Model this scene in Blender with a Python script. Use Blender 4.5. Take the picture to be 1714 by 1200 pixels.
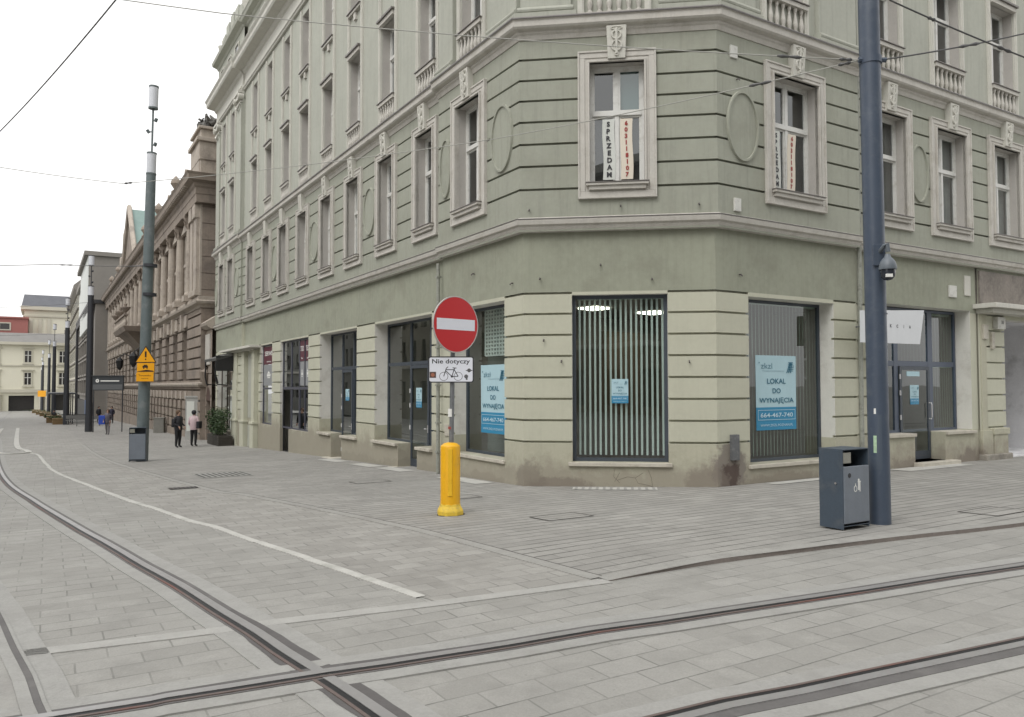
import bpy, bmesh, math, random
from mathutils import Vector, Matrix
random.seed(7)
S = bpy.context.scene
for o in list(bpy.data.objects): bpy.data.objects.remove(o)
COL = S.collection
# ------------------------------------------------------------------ camera
cd = bpy.data.cameras.new('camera'); cam = bpy.data.objects.new('camera', cd); COL.objects.link(cam)
cd.sensor_width = 36; cd.lens = 1281.7/1714*36; cd.clip_end = 3000; cd.clip_start = .1
cam.matrix_world = Matrix.Translation((0,0,1.8)) @ Matrix.Rotation(math.radians(90+2.038),4,'X') @ Matrix.Rotation(math.radians(-.098),4,'Z')
S.camera = cam
# ------------------------------------------------------------------ sky + sun + exposure
W = bpy.data.worlds.new('World'); S.world = W; W.use_nodes = True
nt = W.node_tree; bg = nt.nodes['Background']
sky = nt.nodes.new('ShaderNodeTexSky'); sky.sky_type = 'NISHITA'; sky.sun_disc = False
SUN_EL, SUN_AZ = math.radians(52), math.radians(215)
sky.sun_elevation = SUN_EL; sky.sun_rotation = SUN_AZ; sky.air_density = 1.6; sky.dust_density = 4; sky.ozone_density = 1
hs = nt.nodes.new('ShaderNodeHueSaturation'); hs.inputs['Saturation'].default_value = .06
nt.links.new(sky.outputs[0], hs.inputs['Color'])
mxw = nt.nodes.new('ShaderNodeMix'); mxw.data_type = 'RGBA'; mxw.inputs[0].default_value = .6
mxw.inputs[7].default_value = (11.2, 11.1, 11.0, 1)      # even cloud deck
nt.links.new(hs.outputs[0], mxw.inputs[6]); nt.links.new(mxw.outputs[2], bg.inputs['Color'])
bg.inputs['Strength'].default_value = .1
sd = bpy.data.lights.new('sun', 'SUN'); sd.energy = .7; sd.angle = math.radians(35); sd.color = (1, .97, .93)
so = bpy.data.objects.new('sun', sd); COL.objects.link(so)
sdir = Vector((math.sin(SUN_AZ)*math.cos(SUN_EL), math.cos(SUN_AZ)*math.cos(SUN_EL), math.sin(SUN_EL)))
so.rotation_euler = sdir.to_track_quat('Z', 'Y').to_euler()
S.view_settings.view_transform = 'Standard'; S.view_settings.look = 'None'
S.view_settings.exposure = .69; S.view_settings.gamma = 1
S.render.engine = 'CYCLES'
# ------------------------------------------------------------------ frames
P1 = Vector((.1516, 15.1629)); P2 = Vector((3.9823, 14.6566))
dL = Vector((-.5237, .8519)); dR = Vector((.8550, .5186)); dC = (P2-P1).normalized()
nL = Vector((-.8519, -.5237)); nR = Vector((.5186, -.8550)); nC = Vector((-.1310, -.9914))
class Face:
    def __init__(s, P, d, n, flip=1): s.P, s.d, s.n, s.flip = P, d, n, flip   # flip: +1 when +u reads left to right
    def __call__(s, u, z, o=0):
        q = s.P + s.d*u + s.n*o
        return Vector((q.x, q.y, z))
FL = Face(P1, dL, nL, -1); FR = Face(P2, dR, nR, 1); FC = Face(P1, dC, nC, 1)
CL = (P2-P1).length
KS = [-200,-60,-8,-4,-2.4,0,4,12.8,17.7,26.4,44.4,100,200,300,900]; KZ = [.3,.2,0,-.1,-.16,-.2,-.31,-.62,-.81,-1.1,-1.46,-2.5,-4.2,-5.2,-9]
def hs_(s):
    for i in range(len(KS)-1):
        if s <= KS[i+1] or i == len(KS)-2:
            t = (s-KS[i])/(KS[i+1]-KS[i]); return KZ[i]+t*(KZ[i+1]-KZ[i])
def h(x, y): return hs_((Vector((x,y))-P1).dot(dL))
def sn(s, n): return P1 + dL*s + nL*n
# ------------------------------------------------------------------ materials
def lin(c):
    if isinstance(c, str): c = [int(c[i:i+2],16)/255 for i in (0,2,4)]; c = [x/12.92 if x <= .04045 else ((x+.055)/1.055)**2.4 for x in c]
    return tuple(c)+(1,)
MATS = {}
def mat(name, col, rough=.7, metal=0, noise=0, nscale=3, bump=0, bscale=60, stain=None, stain_amt=.0, sscale=1.2, spec=.5, emit=None, es=1, streak=0, grime=None):
    if name in MATS: return MATS[name]
    m = bpy.data.materials.new(name); m.use_nodes = True; t = m.node_tree; N = t.nodes; L = t.links
    b = N['Principled BSDF']; b.inputs['Roughness'].default_value = rough; b.inputs['Metallic'].default_value = metal
    b.inputs['Specular IOR Level'].default_value = spec
    c = lin(col); b.inputs['Base Color'].default_value = c
    if emit: b.inputs['Emission Color'].default_value = lin(emit); b.inputs['Emission Strength'].default_value = es
    if noise or stain or bump or streak or grime:
        tc = N.new('ShaderNodeTexCoord'); cur = None
        rgb = N.new('ShaderNodeRGB'); rgb.outputs[0].default_value = c; cur = rgb.outputs[0]
        def nz(scale, detail=6, rough=.6, vec=None):
            n = N.new('ShaderNodeTexNoise'); n.inputs['Scale'].default_value = scale; n.inputs['Detail'].default_value = detail; n.inputs['Roughness'].default_value = rough
            L.new(vec or tc.outputs['Object'], n.inputs['Vector']); return n.outputs['Fac']
        def ramp(src, a, b_, va=0, vb=1):
            r = N.new('ShaderNodeMapRange'); r.inputs[1].default_value = a; r.inputs[2].default_value = b_; r.inputs[3].default_value = va; r.inputs[4].default_value = vb; L.new(src, r.inputs[0]); return r.outputs[0]
        def mixc(f, a, bcol, mode='MIX'):
            x = N.new('ShaderNodeMix'); x.data_type = 'RGBA'; x.blend_type = mode
            if isinstance(f, float): x.inputs[0].default_value = f
            else: L.new(f, x.inputs[0])
            L.new(a, x.inputs[6])
            if isinstance(bcol, tuple): x.inputs[7].default_value = bcol
            else: L.new(bcol, x.inputs[7])
            return x.outputs[2]
        if noise:
            cur = mixc(ramp(nz(nscale), .3, .7, 0, 1), cur, tuple(min(1,x*(1-noise)) for x in c[:3])+(1,))
            cur = mixc(ramp(nz(nscale*9, 4), .35, .7, 0, .5), cur, tuple(min(1,x*(1+noise*.6)) for x in c[:3])+(1,))
        if stain: cur = mixc(ramp(nz(sscale, 8, .65), .52, .66, 0, stain_amt), cur, lin(stain))
        if streak:
            mp = N.new('ShaderNodeMapping'); mp.inputs['Scale'].default_value = (7, 7, .4); L.new(tc.outputs['Object'], mp.inputs[0])
            cur = mixc(ramp(nz(1.3, 6, .7, mp.outputs[0]), .5, .75, 0, streak), cur, tuple(x*.62 for x in c[:3])+(1,))
        if grime:      # splashed dirt of irregular outline along the plinth
            sx = N.new('ShaderNodeSeparateXYZ'); L.new(tc.outputs['Object'], sx.inputs[0])
            ad = N.new('ShaderNodeMath'); ad.operation = 'MULTIPLY_ADD'; L.new(nz(2.2, 8, .7), ad.inputs[0]); ad.inputs[1].default_value = -1.5; L.new(sx.outputs[2], ad.inputs[2])
            cur = mixc(ramp(ad.outputs[0], grime[0]-.55, grime[0]-.95, 0, grime[1]), cur, lin(grime[2]))
        L.new(cur, b.inputs['Base Color'])
        if bump:
            bp = N.new('ShaderNodeBump'); bp.inputs['Strength'].default_value = bump; bp.inputs['Distance'].default_value = .01
            L.new(nz(bscale, 5), bp.inputs['Height']); L.new(bp.outputs[0], b.inputs['Normal'])
        if noise: L.new(ramp(nz(nscale*3), .3, .7, max(0,rough-.08), min(1,rough+.08)), b.inputs['Roughness'])
    MATS[name] = m; return m
def glass(name, tint=(.75,.82,.8), boost=1.0, rough=.0):
    m = bpy.data.materials.new(name); m.use_nodes = True; t = m.node_tree; N = t.nodes; L = t.links
    for n in list(N): N.remove(n)
    out = N.new('ShaderNodeOutputMaterial'); tr = N.new('ShaderNodeBsdfTransparent'); tr.inputs[0].default_value = tint+(1,)
    gl = N.new('ShaderNodeBsdfGlossy'); gl.inputs['Roughness'].default_value = rough; gl.inputs['Color'].default_value = (.95,.97,.97,1)
    ge = N.new('ShaderNodeNewGeometry'); dt = N.new('ShaderNodeVectorMath'); dt.operation = 'DOT_PRODUCT'; L.new(ge.outputs['Normal'], dt.inputs[0]); L.new(ge.outputs['Incoming'], dt.inputs[1])
    ab = N.new('ShaderNodeMath'); ab.operation = 'ABSOLUTE'; L.new(dt.outputs['Value'], ab.inputs[0])
    iv = N.new('ShaderNodeMath'); iv.operation = 'SUBTRACT'; iv.inputs[0].default_value = 1; L.new(ab.outputs[0], iv.inputs[1])
    pw = N.new('ShaderNodeMath'); pw.operation = 'POWER'; pw.inputs[1].default_value = 5; L.new(iv.outputs[0], pw.inputs[0])
    fr = N.new('ShaderNodeMath'); fr.operation = 'MULTIPLY_ADD'; fr.inputs[1].default_value = .95; fr.inputs[2].default_value = .045; L.new(pw.outputs[0], fr.inputs[0])
    tc = N.new('ShaderNodeTexCoord'); nz = N.new('ShaderNodeTexNoise'); nz.inputs['Scale'].default_value = 1.3; nz.inputs['Detail'].default_value = 1
    bp = N.new('ShaderNodeBump'); bp.inputs['Strength'].default_value = .06; bp.inputs['Distance'].default_value = .02
    L.new(tc.outputs['Object'], nz.inputs[0]); L.new(nz.outputs[0], bp.inputs['Height']); L.new(bp.outputs[0], gl.inputs['Normal'])
    ml = N.new('ShaderNodeMath'); ml.operation = 'MULTIPLY'; ml.inputs[1].default_value = 2.0*boost; ml.use_clamp = True
    L.new(fr.outputs[0], ml.inputs[0])
    mx = N.new('ShaderNodeMixShader'); L.new(ml.outputs[0], mx.inputs[0]); L.new(tr.outputs[0], mx.inputs[1]); L.new(gl.outputs[0], mx.inputs[2]); L.new(mx.outputs[0], out.inputs[0])
    MATS[name] = m; return m
def paving(name, c1, c2, joint, bw, rh, mortar, rot=-31.24, off=.5, var=.06, stain=.36, jfade=.35, bump=.35, rows=0, cross=1.0):
    m = bpy.data.materials.new(name); m.use_nodes = True; t = m.node_tree; N = t.nodes; L = t.links
    b = N['Principled BSDF']; b.inputs['Roughness'].default_value = .78; b.inputs['Specular IOR Level'].default_value = .35
    tc = N.new('ShaderNodeTexCoord'); mp = N.new('ShaderNodeMapping'); mp.inputs['Rotation'].default_value[2] = math.radians(rot)
    L.new(tc.outputs['Object'], mp.inputs[0])
    # slight wobble so courses are not ruler straight
    wn = N.new('ShaderNodeTexNoise'); wn.inputs['Scale'].default_value = .8; L.new(tc.outputs['Object'], wn.inputs[0])
    wv = N.new('ShaderNodeVectorMath'); wv.operation = 'SCALE'; wv.inputs[3].default_value = .03; L.new(wn.outputs[1], wv.inputs[0])
    av = N.new('ShaderNodeVectorMath'); L.new(mp.outputs[0], av.inputs[0]); L.new(wv.outputs[0], av.inputs[1])
    def brick(ms, ca, cb, cm):
        r = N.new('ShaderNodeTexBrick'); L.new(av.outputs[0], r.inputs['Vector']); r.offset = off; r.inputs['Scale'].default_value = 1
        r.inputs['Brick Width'].default_value = bw; r.inputs['Row Height'].default_value = rh; r.inputs['Mortar Size'].default_value = ms; r.inputs['Mortar Smooth'].default_value = .3
        r.inputs['Color1'].default_value = ca; r.inputs['Color2'].default_value = cb; r.inputs['Mortar'].default_value = cm; r.inputs['Bias'].default_value = 0
        return r
    br = brick(mortar, lin(c1), lin(c2), lin(c1))
    def nz(sc, d=6, ro=.6):
        n = N.new('ShaderNodeTexNoise'); n.inputs['Scale'].default_value = sc; n.inputs['Detail'].default_value = d; n.inputs['Roughness'].default_value = ro; L.new(tc.outputs['Object'], n.inputs[0]); return n.outputs[0]
    def ramp(src, a, b_, va, vb):
        r = N.new('ShaderNodeMapRange'); r.inputs[1].default_value = a; r.inputs[2].default_value = b_; r.inputs[3].default_value = va; r.inputs[4].default_value = vb; L.new(src, r.inputs[0]); return r.outputs[0]
    def mixc(f, a, c, mode='MIX'):
        x = N.new('ShaderNodeMix'); x.data_type = 'RGBA'; x.blend_type = mode; L.new(f, x.inputs[0]); L.new(a, x.inputs[6])
        if isinstance(c, tuple): x.inputs[7].default_value = c
        else: L.new(c, x.inputs[7])
        return x.outputs[2]
    cur = br.outputs['Color']
    cur = mixc(ramp(nz(.35, 5), .35, .65, 0, stain), cur, tuple(x*.72 for x in lin(c1)[:3])+(1,))
    cur = mixc(ramp(nz(1.7, 9, .7), .5, .72, 0, stain*1.4), cur, tuple(x*.66 for x in lin(c1)[:3])+(1,))
    cur = mixc(ramp(nz(2.6, 9, .7), .52, .75, 0, stain*1.2), cur, tuple(min(1,x*1.22) for x in lin(c2)[:3])+(1,))
    cur = mixc(ramp(nz(75, 3), .35, .7, 0, var*3), cur, tuple(x*.6 for x in lin(c1)[:3])+(1,))
    cur = mixc(ramp(nz(9, 2), .70, .76, 0, .45), cur, tuple(x*.5 for x in lin(c1)[:3])+(1,))   # gum spots
    # joints: partly filled with light sand
    jf = N.new('ShaderNodeMath'); jf.operation = 'MULTIPLY'; L.new(br.outputs['Fac'], jf.inputs[0]); L.new(ramp(nz(1.1, 4), .38, .62, jfade, 1), jf.inputs[1])
    if cross < 1:
        cm = N.new('ShaderNodeMath'); cm.operation = 'MULTIPLY'; cm.inputs[1].default_value = cross; L.new(jf.outputs[0], cm.inputs[0]); jf = cm
    cur = mixc(jf.outputs[0], cur, lin(joint))
    if rows:
        sx = N.new('ShaderNodeSeparateXYZ'); L.new(av.outputs[0], sx.inputs[0])
        dv = N.new('ShaderNodeMath'); dv.operation = 'DIVIDE'; dv.inputs[1].default_value = rh; L.new(sx.outputs[1], dv.inputs[0])
        pg = N.new('ShaderNodeMath'); pg.operation = 'PINGPONG'; pg.inputs[1].default_value = .5; L.new(dv.outputs[0], pg.inputs[0])
        rj = ramp(pg.outputs[0], rows/rh*.45, rows/rh*.75, 1, 0)
        rm = N.new('ShaderNodeMath'); rm.operation = 'MULTIPLY'; L.new(rj, rm.inputs[0]); L.new(ramp(nz(.9, 5), .36 if rows > .015 else .5, .6 if rows > .015 else .64, .12 if rows > .015 else 0, .85), rm.inputs[1])
        cur = mixc(rm.outputs[0], cur, lin((.055,.055,.05)))
    L.new(cur, b.inputs['Base Color'])
    bp = N.new('ShaderNodeBump'); bp.inputs['Strength'].default_value = bump; bp.inputs['Distance'].default_value = .012
    ht = N.new('ShaderNodeMath'); ht.operation = 'MULTIPLY_ADD'; L.new(br.outputs['Fac'], ht.inputs[0]); ht.inputs[1].default_value = -1; L.new(nz(40, 4), ht.inputs[2])
    L.new(ht.outputs[0], bp.inputs['Height']); L.new(bp.outputs[0], b.inputs['Normal'])
    L.new(ramp(nz(3,4), .3, .7, .62, .88), b.inputs['Roughness'])
    MATS[name] = m; return m
M_pl = mat('plaster_green', (.333,.343,.285), .85, noise=.12, nscale=1.1, bump=.25, bscale=90, streak=.5, stain=(.25,.25,.2), stain_amt=.35, sscale=.7)
M_band = mat('plaster_band', (.31,.322,.252), .85, noise=.16, nscale=.9, bump=.3, bscale=80, streak=.35, stain=(.21,.21,.165), stain_amt=.5, sscale=.8)
M_ash = mat('plaster_ashlar', (.50,.50,.40), .85, noise=.08, nscale=1.3, bump=.25, bscale=90, streak=.18, grime=None)
M_plinth = mat('plaster_plinth', (.44,.43,.335), .85, noise=.12, nscale=2, bump=.3, bscale=70, streak=.25, grime=(.28,.6,(.24,.21,.17)))
M_up = mat('plaster_upper', (.395,.403,.348), .85, noise=.12, nscale=1.1, bump=.25, bscale=90, streak=.48)
M_trim = mat('stucco_trim', (.53,.51,.465), .8, noise=.14, nscale=3, bump=.3, bscale=60, streak=.3, stain=(.3,.27,.22), stain_amt=.35, sscale=2.5)
M_trim2 = mat('stucco_trim_light', (.57,.56,.505), .8, noise=.12, nscale=2.5, bump=.3, bscale=60, streak=.35)
M_reveal = mat('reveal_plaster', (.45,.43,.40), .85, noise=.12, nscale=3, bump=.2)
M_revealw = mat('reveal_white', (.66,.65,.6), .85, noise=.1, nscale=3, bump=.2, stain=(.33,.3,.25), stain_amt=.4)
M_sill = mat('stone_sill', (.5,.47,.4), .75, noise=.15, nscale=6, bump=.3, stain=(.3,.27,.22), stain_amt=.5, sscale=3)
M_flash = mat('sill_flashing', (.16,.145,.135), .5, noise=.2, nscale=8)
M_wood = mat('white_window_paint', (.66,.66,.63), .45, noise=.1, nscale=8, stain=(.4,.38,.33), stain_amt=.4, sscale=6)
M_pane = mat('dark_pane', (.03,.034,.035), .06, spec=.6)
M_pane2 = mat('curtained_pane', (.10,.105,.11), .08, spec=.6, noise=.3, nscale=4)
M_curt = mat('curtain', (.55,.54,.52), .9, noise=.15, nscale=6)
M_shopf = mat('anthracite_shop_frame', (.055,.068,.085), .45, noise=.15, nscale=5)
M_shopg = glass('shop_glass', (.80,.87,.86), 1.1)
M_room = mat('interior_wall', (.34,.33,.29), .9, noise=.1, nscale=1)
M_roomf = mat('interior_floor', (.12,.11,.1), .6, noise=.2, nscale=2)
M_rough = mat('grey_box', (.12,.125,.13), .6, noise=.2, nscale=10, stain=(.3,.3,.3), stain_amt=.3, sscale=12)
M_white = mat('white_box', (.6,.6,.56), .6, noise=.1, nscale=6, stain=(.3,.28,.25), stain_amt=.4, sscale=8)
M_black = mat('black_rubber', (.012,.012,.013), .6, noise=.3, nscale=10)
M_zinc = mat('zinc_flashing', (.14,.13,.125), .5, metal=.3, noise=.2, nscale=4)
# ------------------------------------------------------------------ mesh builder
class MB:
    def __init__(s): s.v = []; s.f = []; s.m = []
    def quad(s, a, b, c, d, mi=0):
        i = len(s.v); s.v += [a,b,c,d]; s.f.append((i,i+1,i+2,i+3)); s.m.append(mi)
    def poly(s, pts, mi=0):
        i = len(s.v); s.v += list(pts); s.f.append(tuple(range(i,i+len(pts)))); s.m.append(mi)
    def hexa(s, p, mi=0):     # p: 8 points, bottom 4 then top 4
        i = len(s.v); s.v += list(p)
        for f in ((0,3,2,1),(4,5,6,7),(0,1,5,4),(1,2,6,5),(2,3,7,6),(3,0,4,7)): s.f.append(tuple(i+k for k in f)); s.m.append(mi)
    def box(s, F, u0, u1, z0, z1, o0, o1, mi=0):
        s.hexa([F(u0,z0,o0),F(u1,z0,o0),F(u1,z0,o1),F(u0,z0,o1),F(u0,z1,o0),F(u1,z1,o0),F(u1,z1,o1),F(u0,z1,o1)], mi)
    def bx(s, x0, x1, y0, y1, z0, z1, mi=0):
        s.hexa([Vector(p) for p in ((x0,y0,z0),(x1,y0,z0),(x1,y1,z0),(x0,y1,z0),(x0,y0,z1),(x1,y0,z1),(x1,y1,z1),(x0,y1,z1))], mi)
    def tube(s, pts, r, seg=8, mi=0, cap=True, radii=None):
        pts = [Vector(p) for p in pts]; rings = []
        for k, p in enumerate(pts):
            a = pts[max(0,k-1)]; b = pts[min(len(pts)-1,k+1)]; d = (b-a).normalized()
            up = Vector((0,0,1)) if abs(d.z) < .9 else Vector((1,0,0))
            x = d.cross(up).normalized(); y = d.cross(x).normalized(); rr = radii[k] if radii else r
            i0 = len(s.v)
            for j in range(seg):
                t = 2*math.pi*j/seg; s.v.append(p + x*math.cos(t)*rr + y*math.sin(t)*rr)
            rings.append(i0)
        for a, b in zip(rings, rings[1:]):
            for j in range(seg): s.f.append((a+j, a+(j+1)%seg, b+(j+1)%seg, b+j)); s.m.append(mi)
        if cap:
            s.f.append(tuple(rings[0]+j for j in range(seg))[::-1]); s.m.append(mi)
            s.f.append(tuple(rings[-1]+j for j in range(seg))); s.m.append(mi)
    def lathe(s, c, prof, seg=16, mi=0):    # prof: (r, z) upward around vertical axis through c
        c = Vector(c); s.tube([c+Vector((0,0,z)) for r, z in prof], 1, seg, mi, True, [max(r,.0005) for r, z in prof])
    def ring(s, F, uc, zc, o, ru, rz, w, th, n=28, mi=0):    # oval moulding on a face
        for k in range(n):
            a, b = 2*math.pi*k/n, 2*math.pi*(k+1)/n
            def P(t, e, oo): return F(uc+(ru+e)*math.cos(t), zc+(rz+e)*math.sin(t), oo)
            s.hexa([P(a,-w,o),P(b,-w,o),P(b,w,o),P(a,w,o),P(a,-w*.6,o+th),P(b,-w*.6,o+th),P(b,w*.6,o+th),P(a,w*.6,o+th)], mi)
    def disc(s, F, uc, zc, o, ru, rz, n=28, mi=0):
        s.poly([F(uc+ru*math.cos(2*math.pi*k/n), zc+rz*math.sin(2*math.pi*k/n), o) for k in range(n)], mi)
    def cylo(s, F, uc, zc, o0, o1, r, n=24, mi=0, r1=None):
        s.tube([F(uc,zc,o0),F(uc,zc,o1)], r, n, mi, True, [r, r1 or r])
    def sweep(s, path, prof, mi=0, closed=False, caps=True):   # path 2D points, outward on the right hand; prof list (o,z)
        n = len(path); rings = []
        for k in range(n):
            a = (path[k]-path[k-1]).normalized() if k > 0 else None
            b = (path[k+1]-path[k]).normalized() if k < n-1 else None
            na = Vector((a.y,-a.x)) if a else None; nb = Vector((b.y,-b.x)) if b else None
            if na is None: m = nb
            elif nb is None: m = na
            else: m = (na+nb)/(1+na.dot(nb))
            rings.append(len(s.v))
            for o, z in prof: q = path[k]+m*o; s.v.append(Vector((q.x,q.y,z)))
        for a, b in zip(rings, rings[1:]):
            for j in range(len(prof)-1): s.f.append((a+j,b+j,b+j+1,a+j+1)); s.m.append(mi)
        if caps:
            s.f.append(tuple(rings[0]+j for j in range(len(prof)))); s.m.append(mi)
            s.f.append(tuple(rings[-1]+j for j in range(len(prof)))[::-1]); s.m.append(mi)
    def build(s, name, mats, parent=None, smooth=False, bevel=0, fix=True):
        me = bpy.data.meshes.new(name); me.from_pydata([tuple(v) for v in s.v], [], s.f)
        if not isinstance(mats, (list,tuple)): mats = [mats]
        for m in mats: me.materials.append(m)
        me.polygons.foreach_set('material_index', s.m)
        if smooth: me.polygons.foreach_set('use_smooth', [True]*len(me.polygons))
        me.update()
        o = bpy.data.objects.new(name, me); COL.objects.link(o)
        if fix:
            bm = bmesh.new(); bm.from_mesh(me); bmesh.ops.recalc_face_normals(bm, faces=bm.faces); bm.to_mesh(me); bm.free()
        if bevel:
            md = o.modifiers.new('bevel','BEVEL'); md.width = bevel; md.segments = 2; md.limit_method = 'ANGLE'; md.angle_limit = .6
        if smooth:
            try: me.set_sharp_from_angle(angle=math.radians(40))
            except Exception: pass
        if parent: o.parent = parent
        return o
def thing(name, label, cat, loc=(0,0,0), group=None):
    o = bpy.data.objects.new(name, None); o.empty_display_size = .3; COL.objects.link(o); o.location = tuple(loc) if len(loc)==3 else (loc[0],loc[1],h(loc[0],loc[1]))
    o['label'] = label; o['category'] = cat
    if group: o['group'] = group
    return o
def adopt(ch, root):        # parent while keeping world place
    ch.parent = root; ch.matrix_parent_inverse = Matrix.Translation(root.location).inverted(); return ch
def tag(o, label, cat, group=None):
    o['label'] = label; o['category'] = cat
    if group: o['group'] = group
    return o
def struct(o, kind='structure'): o['kind'] = kind; return o
def build(mb, name, mats, root=None, **k):
    o = mb.build(name, mats, None, **k)
    if root: adopt_any(o, root)
    return o
def adopt_any(o, root):
    o.parent = root
    o.matrix_parent_inverse = Matrix.Translation(-root.location) if root.type == 'EMPTY' else Matrix.Identity(4)
def text(mb, s, F, uc, zc, o, width=None, height=None, size=.1, mi=0, bold=0, ext=.001):
    cu = bpy.data.curves.new('t','FONT'); cu.body = s; cu.size = 1; cu.align_x = 'CENTER'; cu.align_y = 'CENTER'; cu.extrude = 0; cu.offset = bold; cu.resolution_u = 3
    ob = bpy.data.objects.new('t', cu); COL.objects.link(ob); dg = bpy.context.evaluated_depsgraph_get(); dg.update()
    me = bpy.data.meshes.new_from_object(ob.evaluated_get(dg)); bpy.data.objects.remove(ob)
    xs = [v.co.x for v in me.vertices]; ys = [v.co.y for v in me.vertices]
    if not xs: return
    cx, cy = (min(xs)+max(xs))/2, (min(ys)+max(ys))/2
    sx = width/(max(xs)-min(xs)) if width else None; sy = height/(max(ys)-min(ys)) if height else None
    sx = sx or sy or size; sy = sy or sx
    i = len(mb.v)
    for v in me.vertices: mb.v.append(F(uc+F.flip*(v.co.x-cx)*sx, zc+(v.co.y-cy)*sy, o))
    for p in me.polygons: mb.f.append(tuple(i+k for k in p.vertices)); mb.m.append(mi)
    bpy.data.meshes.remove(me); bpy.data.curves.remove(cu)
def wallgrid(mb, F, u0, u1, z0, z1, o, holes=(), grooves=(), D=.45, G=.05, gw=.035, mi=0, mir=1, closed_holes=()):
    """front skin of a wall: holes (ua,ub,za,zb) go D deep and stay open, grooves (z or (ua,ub,z)) are shallow"""
    gr = [(g if isinstance(g, tuple) else (u0,u1,g)) for g in grooves]
    us = {u0,u1}; zs = {z0,z1}
    cl = lambda v, lo, hi: min(hi, max(lo, v))
    for a,b,c,d in list(holes)+list(closed_holes):
        if b <= u0 or a >= u1 or d <= z0 or c >= z1: continue
        us |= {cl(a,u0,u1),cl(b,u0,u1)}; zs |= {cl(c,z0,z1),cl(d,z0,z1)}
    for a,b,z in gr: us |= {max(u0,a),min(u1,b)}; zs |= {z-gw/2,z+gw/2}
    us = sorted(us); zs = sorted(zs)
    def dep(u, z):
        for a,b,c,d in holes:
            if a < u < b and c < z < d: return D, False
        for a,b,c,d in closed_holes:
            if a < u < b and c < z < d: return D, True
        for a,b,g in gr:
            if a < u < b and abs(z-g) < gw/2: return G, True
        return 0, True
    nu, nz_ = len(us)-1, len(zs)-1
    dd = [[dep((us[i]+us[i+1])/2, (zs[j]+zs[j+1])/2) for j in range(nz_)] for i in range(nu)]
    # front faces, merged along u
    for j in range(nz_):
        i = 0
        while i < nu:
            k = i
            while k+1 < nu and dd[k+1][j] == dd[i][j]: k += 1
            d_, solid = dd[i][j]
            if solid:
                q = [F(us[i],zs[j],o-d_),F(us[k+1],zs[j],o-d_),F(us[k+1],zs[j+1],o-d_),F(us[i],zs[j+1],o-d_)]
                nn = (q[1]-q[0]).cross(q[2]-q[1])
                if nn.x*F.n.x+nn.y*F.n.y < 0: q = q[::-1]
                mb.quad(*q, mi)
            i = k+1
    for i in range(nu+1):
        for j in range(nz_):
            a = dd[i-1][j][0] if i > 0 else None; b = dd[i][j][0] if i < nu else None
            if a is None or b is None or a == b: continue
            lo, hi = min(a,b), max(a,b); m = mir if hi >= D-1e-6 and lo < .2 else mi
            mb.quad(F(us[i],zs[j],o-lo),F(us[i],zs[j],o-hi),F(us[i],zs[j+1],o-hi),F(us[i],zs[j+1],o-lo), m)
    for j in range(nz_+1):
        for i in range(nu):
            a = dd[i][j-1][0] if j > 0 else None; b = dd[i][j][0] if j < nz_ else None
            if a is None or b is None or a == b: continue
            lo, hi = min(a,b), max(a,b); m = mir if hi >= D-1e-6 and lo < .2 else mi
            mb.quad(F(us[i],zs[j],o-lo),F(us[i+1],zs[j],o-lo),F(us[i+1],zs[j],o-hi),F(us[i],zs[j],o-hi), m)
def frame(mb, F, u0, u1, z0, z1, w, o0, o1, mi=0):
    mb.box(F,u0,u1,z0,z0+w,o0,o1,mi); mb.box(F,u0,u1,z1-w,z1,o0,o1,mi)
    mb.box(F,u0,u0+w,z0+w,z1-w,o0,o1,mi); mb.box(F,u1-w,u1,z0+w,z1-w,o0,o1,mi)

# ================================================================== GROUND
PV_road = paving('road_slabs', (.285,.28,.26), (.34,.334,.312), (.13,.13,.12), .40, .236, .007, var=.10, jfade=.0, cross=.72, rows=.010)
PV_walk = paving('sidewalk_slabs', (.275,.268,.25), (.34,.332,.31), (.10,.10,.095), .50, .212, .008, var=.08, jfade=.2, rows=.022, cross=.6)
PV_lane = paving('lane_slabs', (.268,.26,.24), (.352,.344,.32), (.17,.165,.155), .34, .235, .008, var=.08, jfade=.05, rot=-31.24)
M_band_st = mat('light_granite', (.36,.355,.335), .75, noise=.2, nscale=5, bump=.3, stain=(.3,.3,.28), stain_amt=.5, sscale=2)
M_band_w = mat('white_granite', (.47,.465,.435), .75, noise=.2, nscale=5, bump=.3, stain=(.33,.33,.30), stain_amt=.8, sscale=2.2)
M_bit_dark = mat('joint_dark', (.09,.085,.08), .8, noise=.3, nscale=5)
M_flush = mat('flush_edge_stone', (.30,.295,.275), .8, noise=.2, nscale=5, bump=.4, stain=(.22,.21,.2), stain_amt=.6, sscale=2)
M_kerb = mat('kerb_stone', (.24,.21,.19), .8, noise=.25, nscale=8, bump=.4)
M_steel = mat('rail_steel', (.30,.295,.29), .4, metal=.25, noise=.15, nscale=3)
M_rust = mat('rail_rust', (.13,.10,.09), .7, noise=.3, nscale=2, stain=(.17,.06,.045), stain_amt=.8, sscale=.5)
M_bit = mat('rail_bitumen', (.12,.115,.112), .8, noise=.2, nscale=3, bump=.2, stain=(.2,.19,.18), stain_amt=.3, sscale=2)
M_conc = mat('rail_concrete_strip', (.31,.307,.29), .8, noise=.2, nscale=5, bump=.3, stain=(.24,.235,.22), stain_amt=.5, sscale=1.5)
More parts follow.
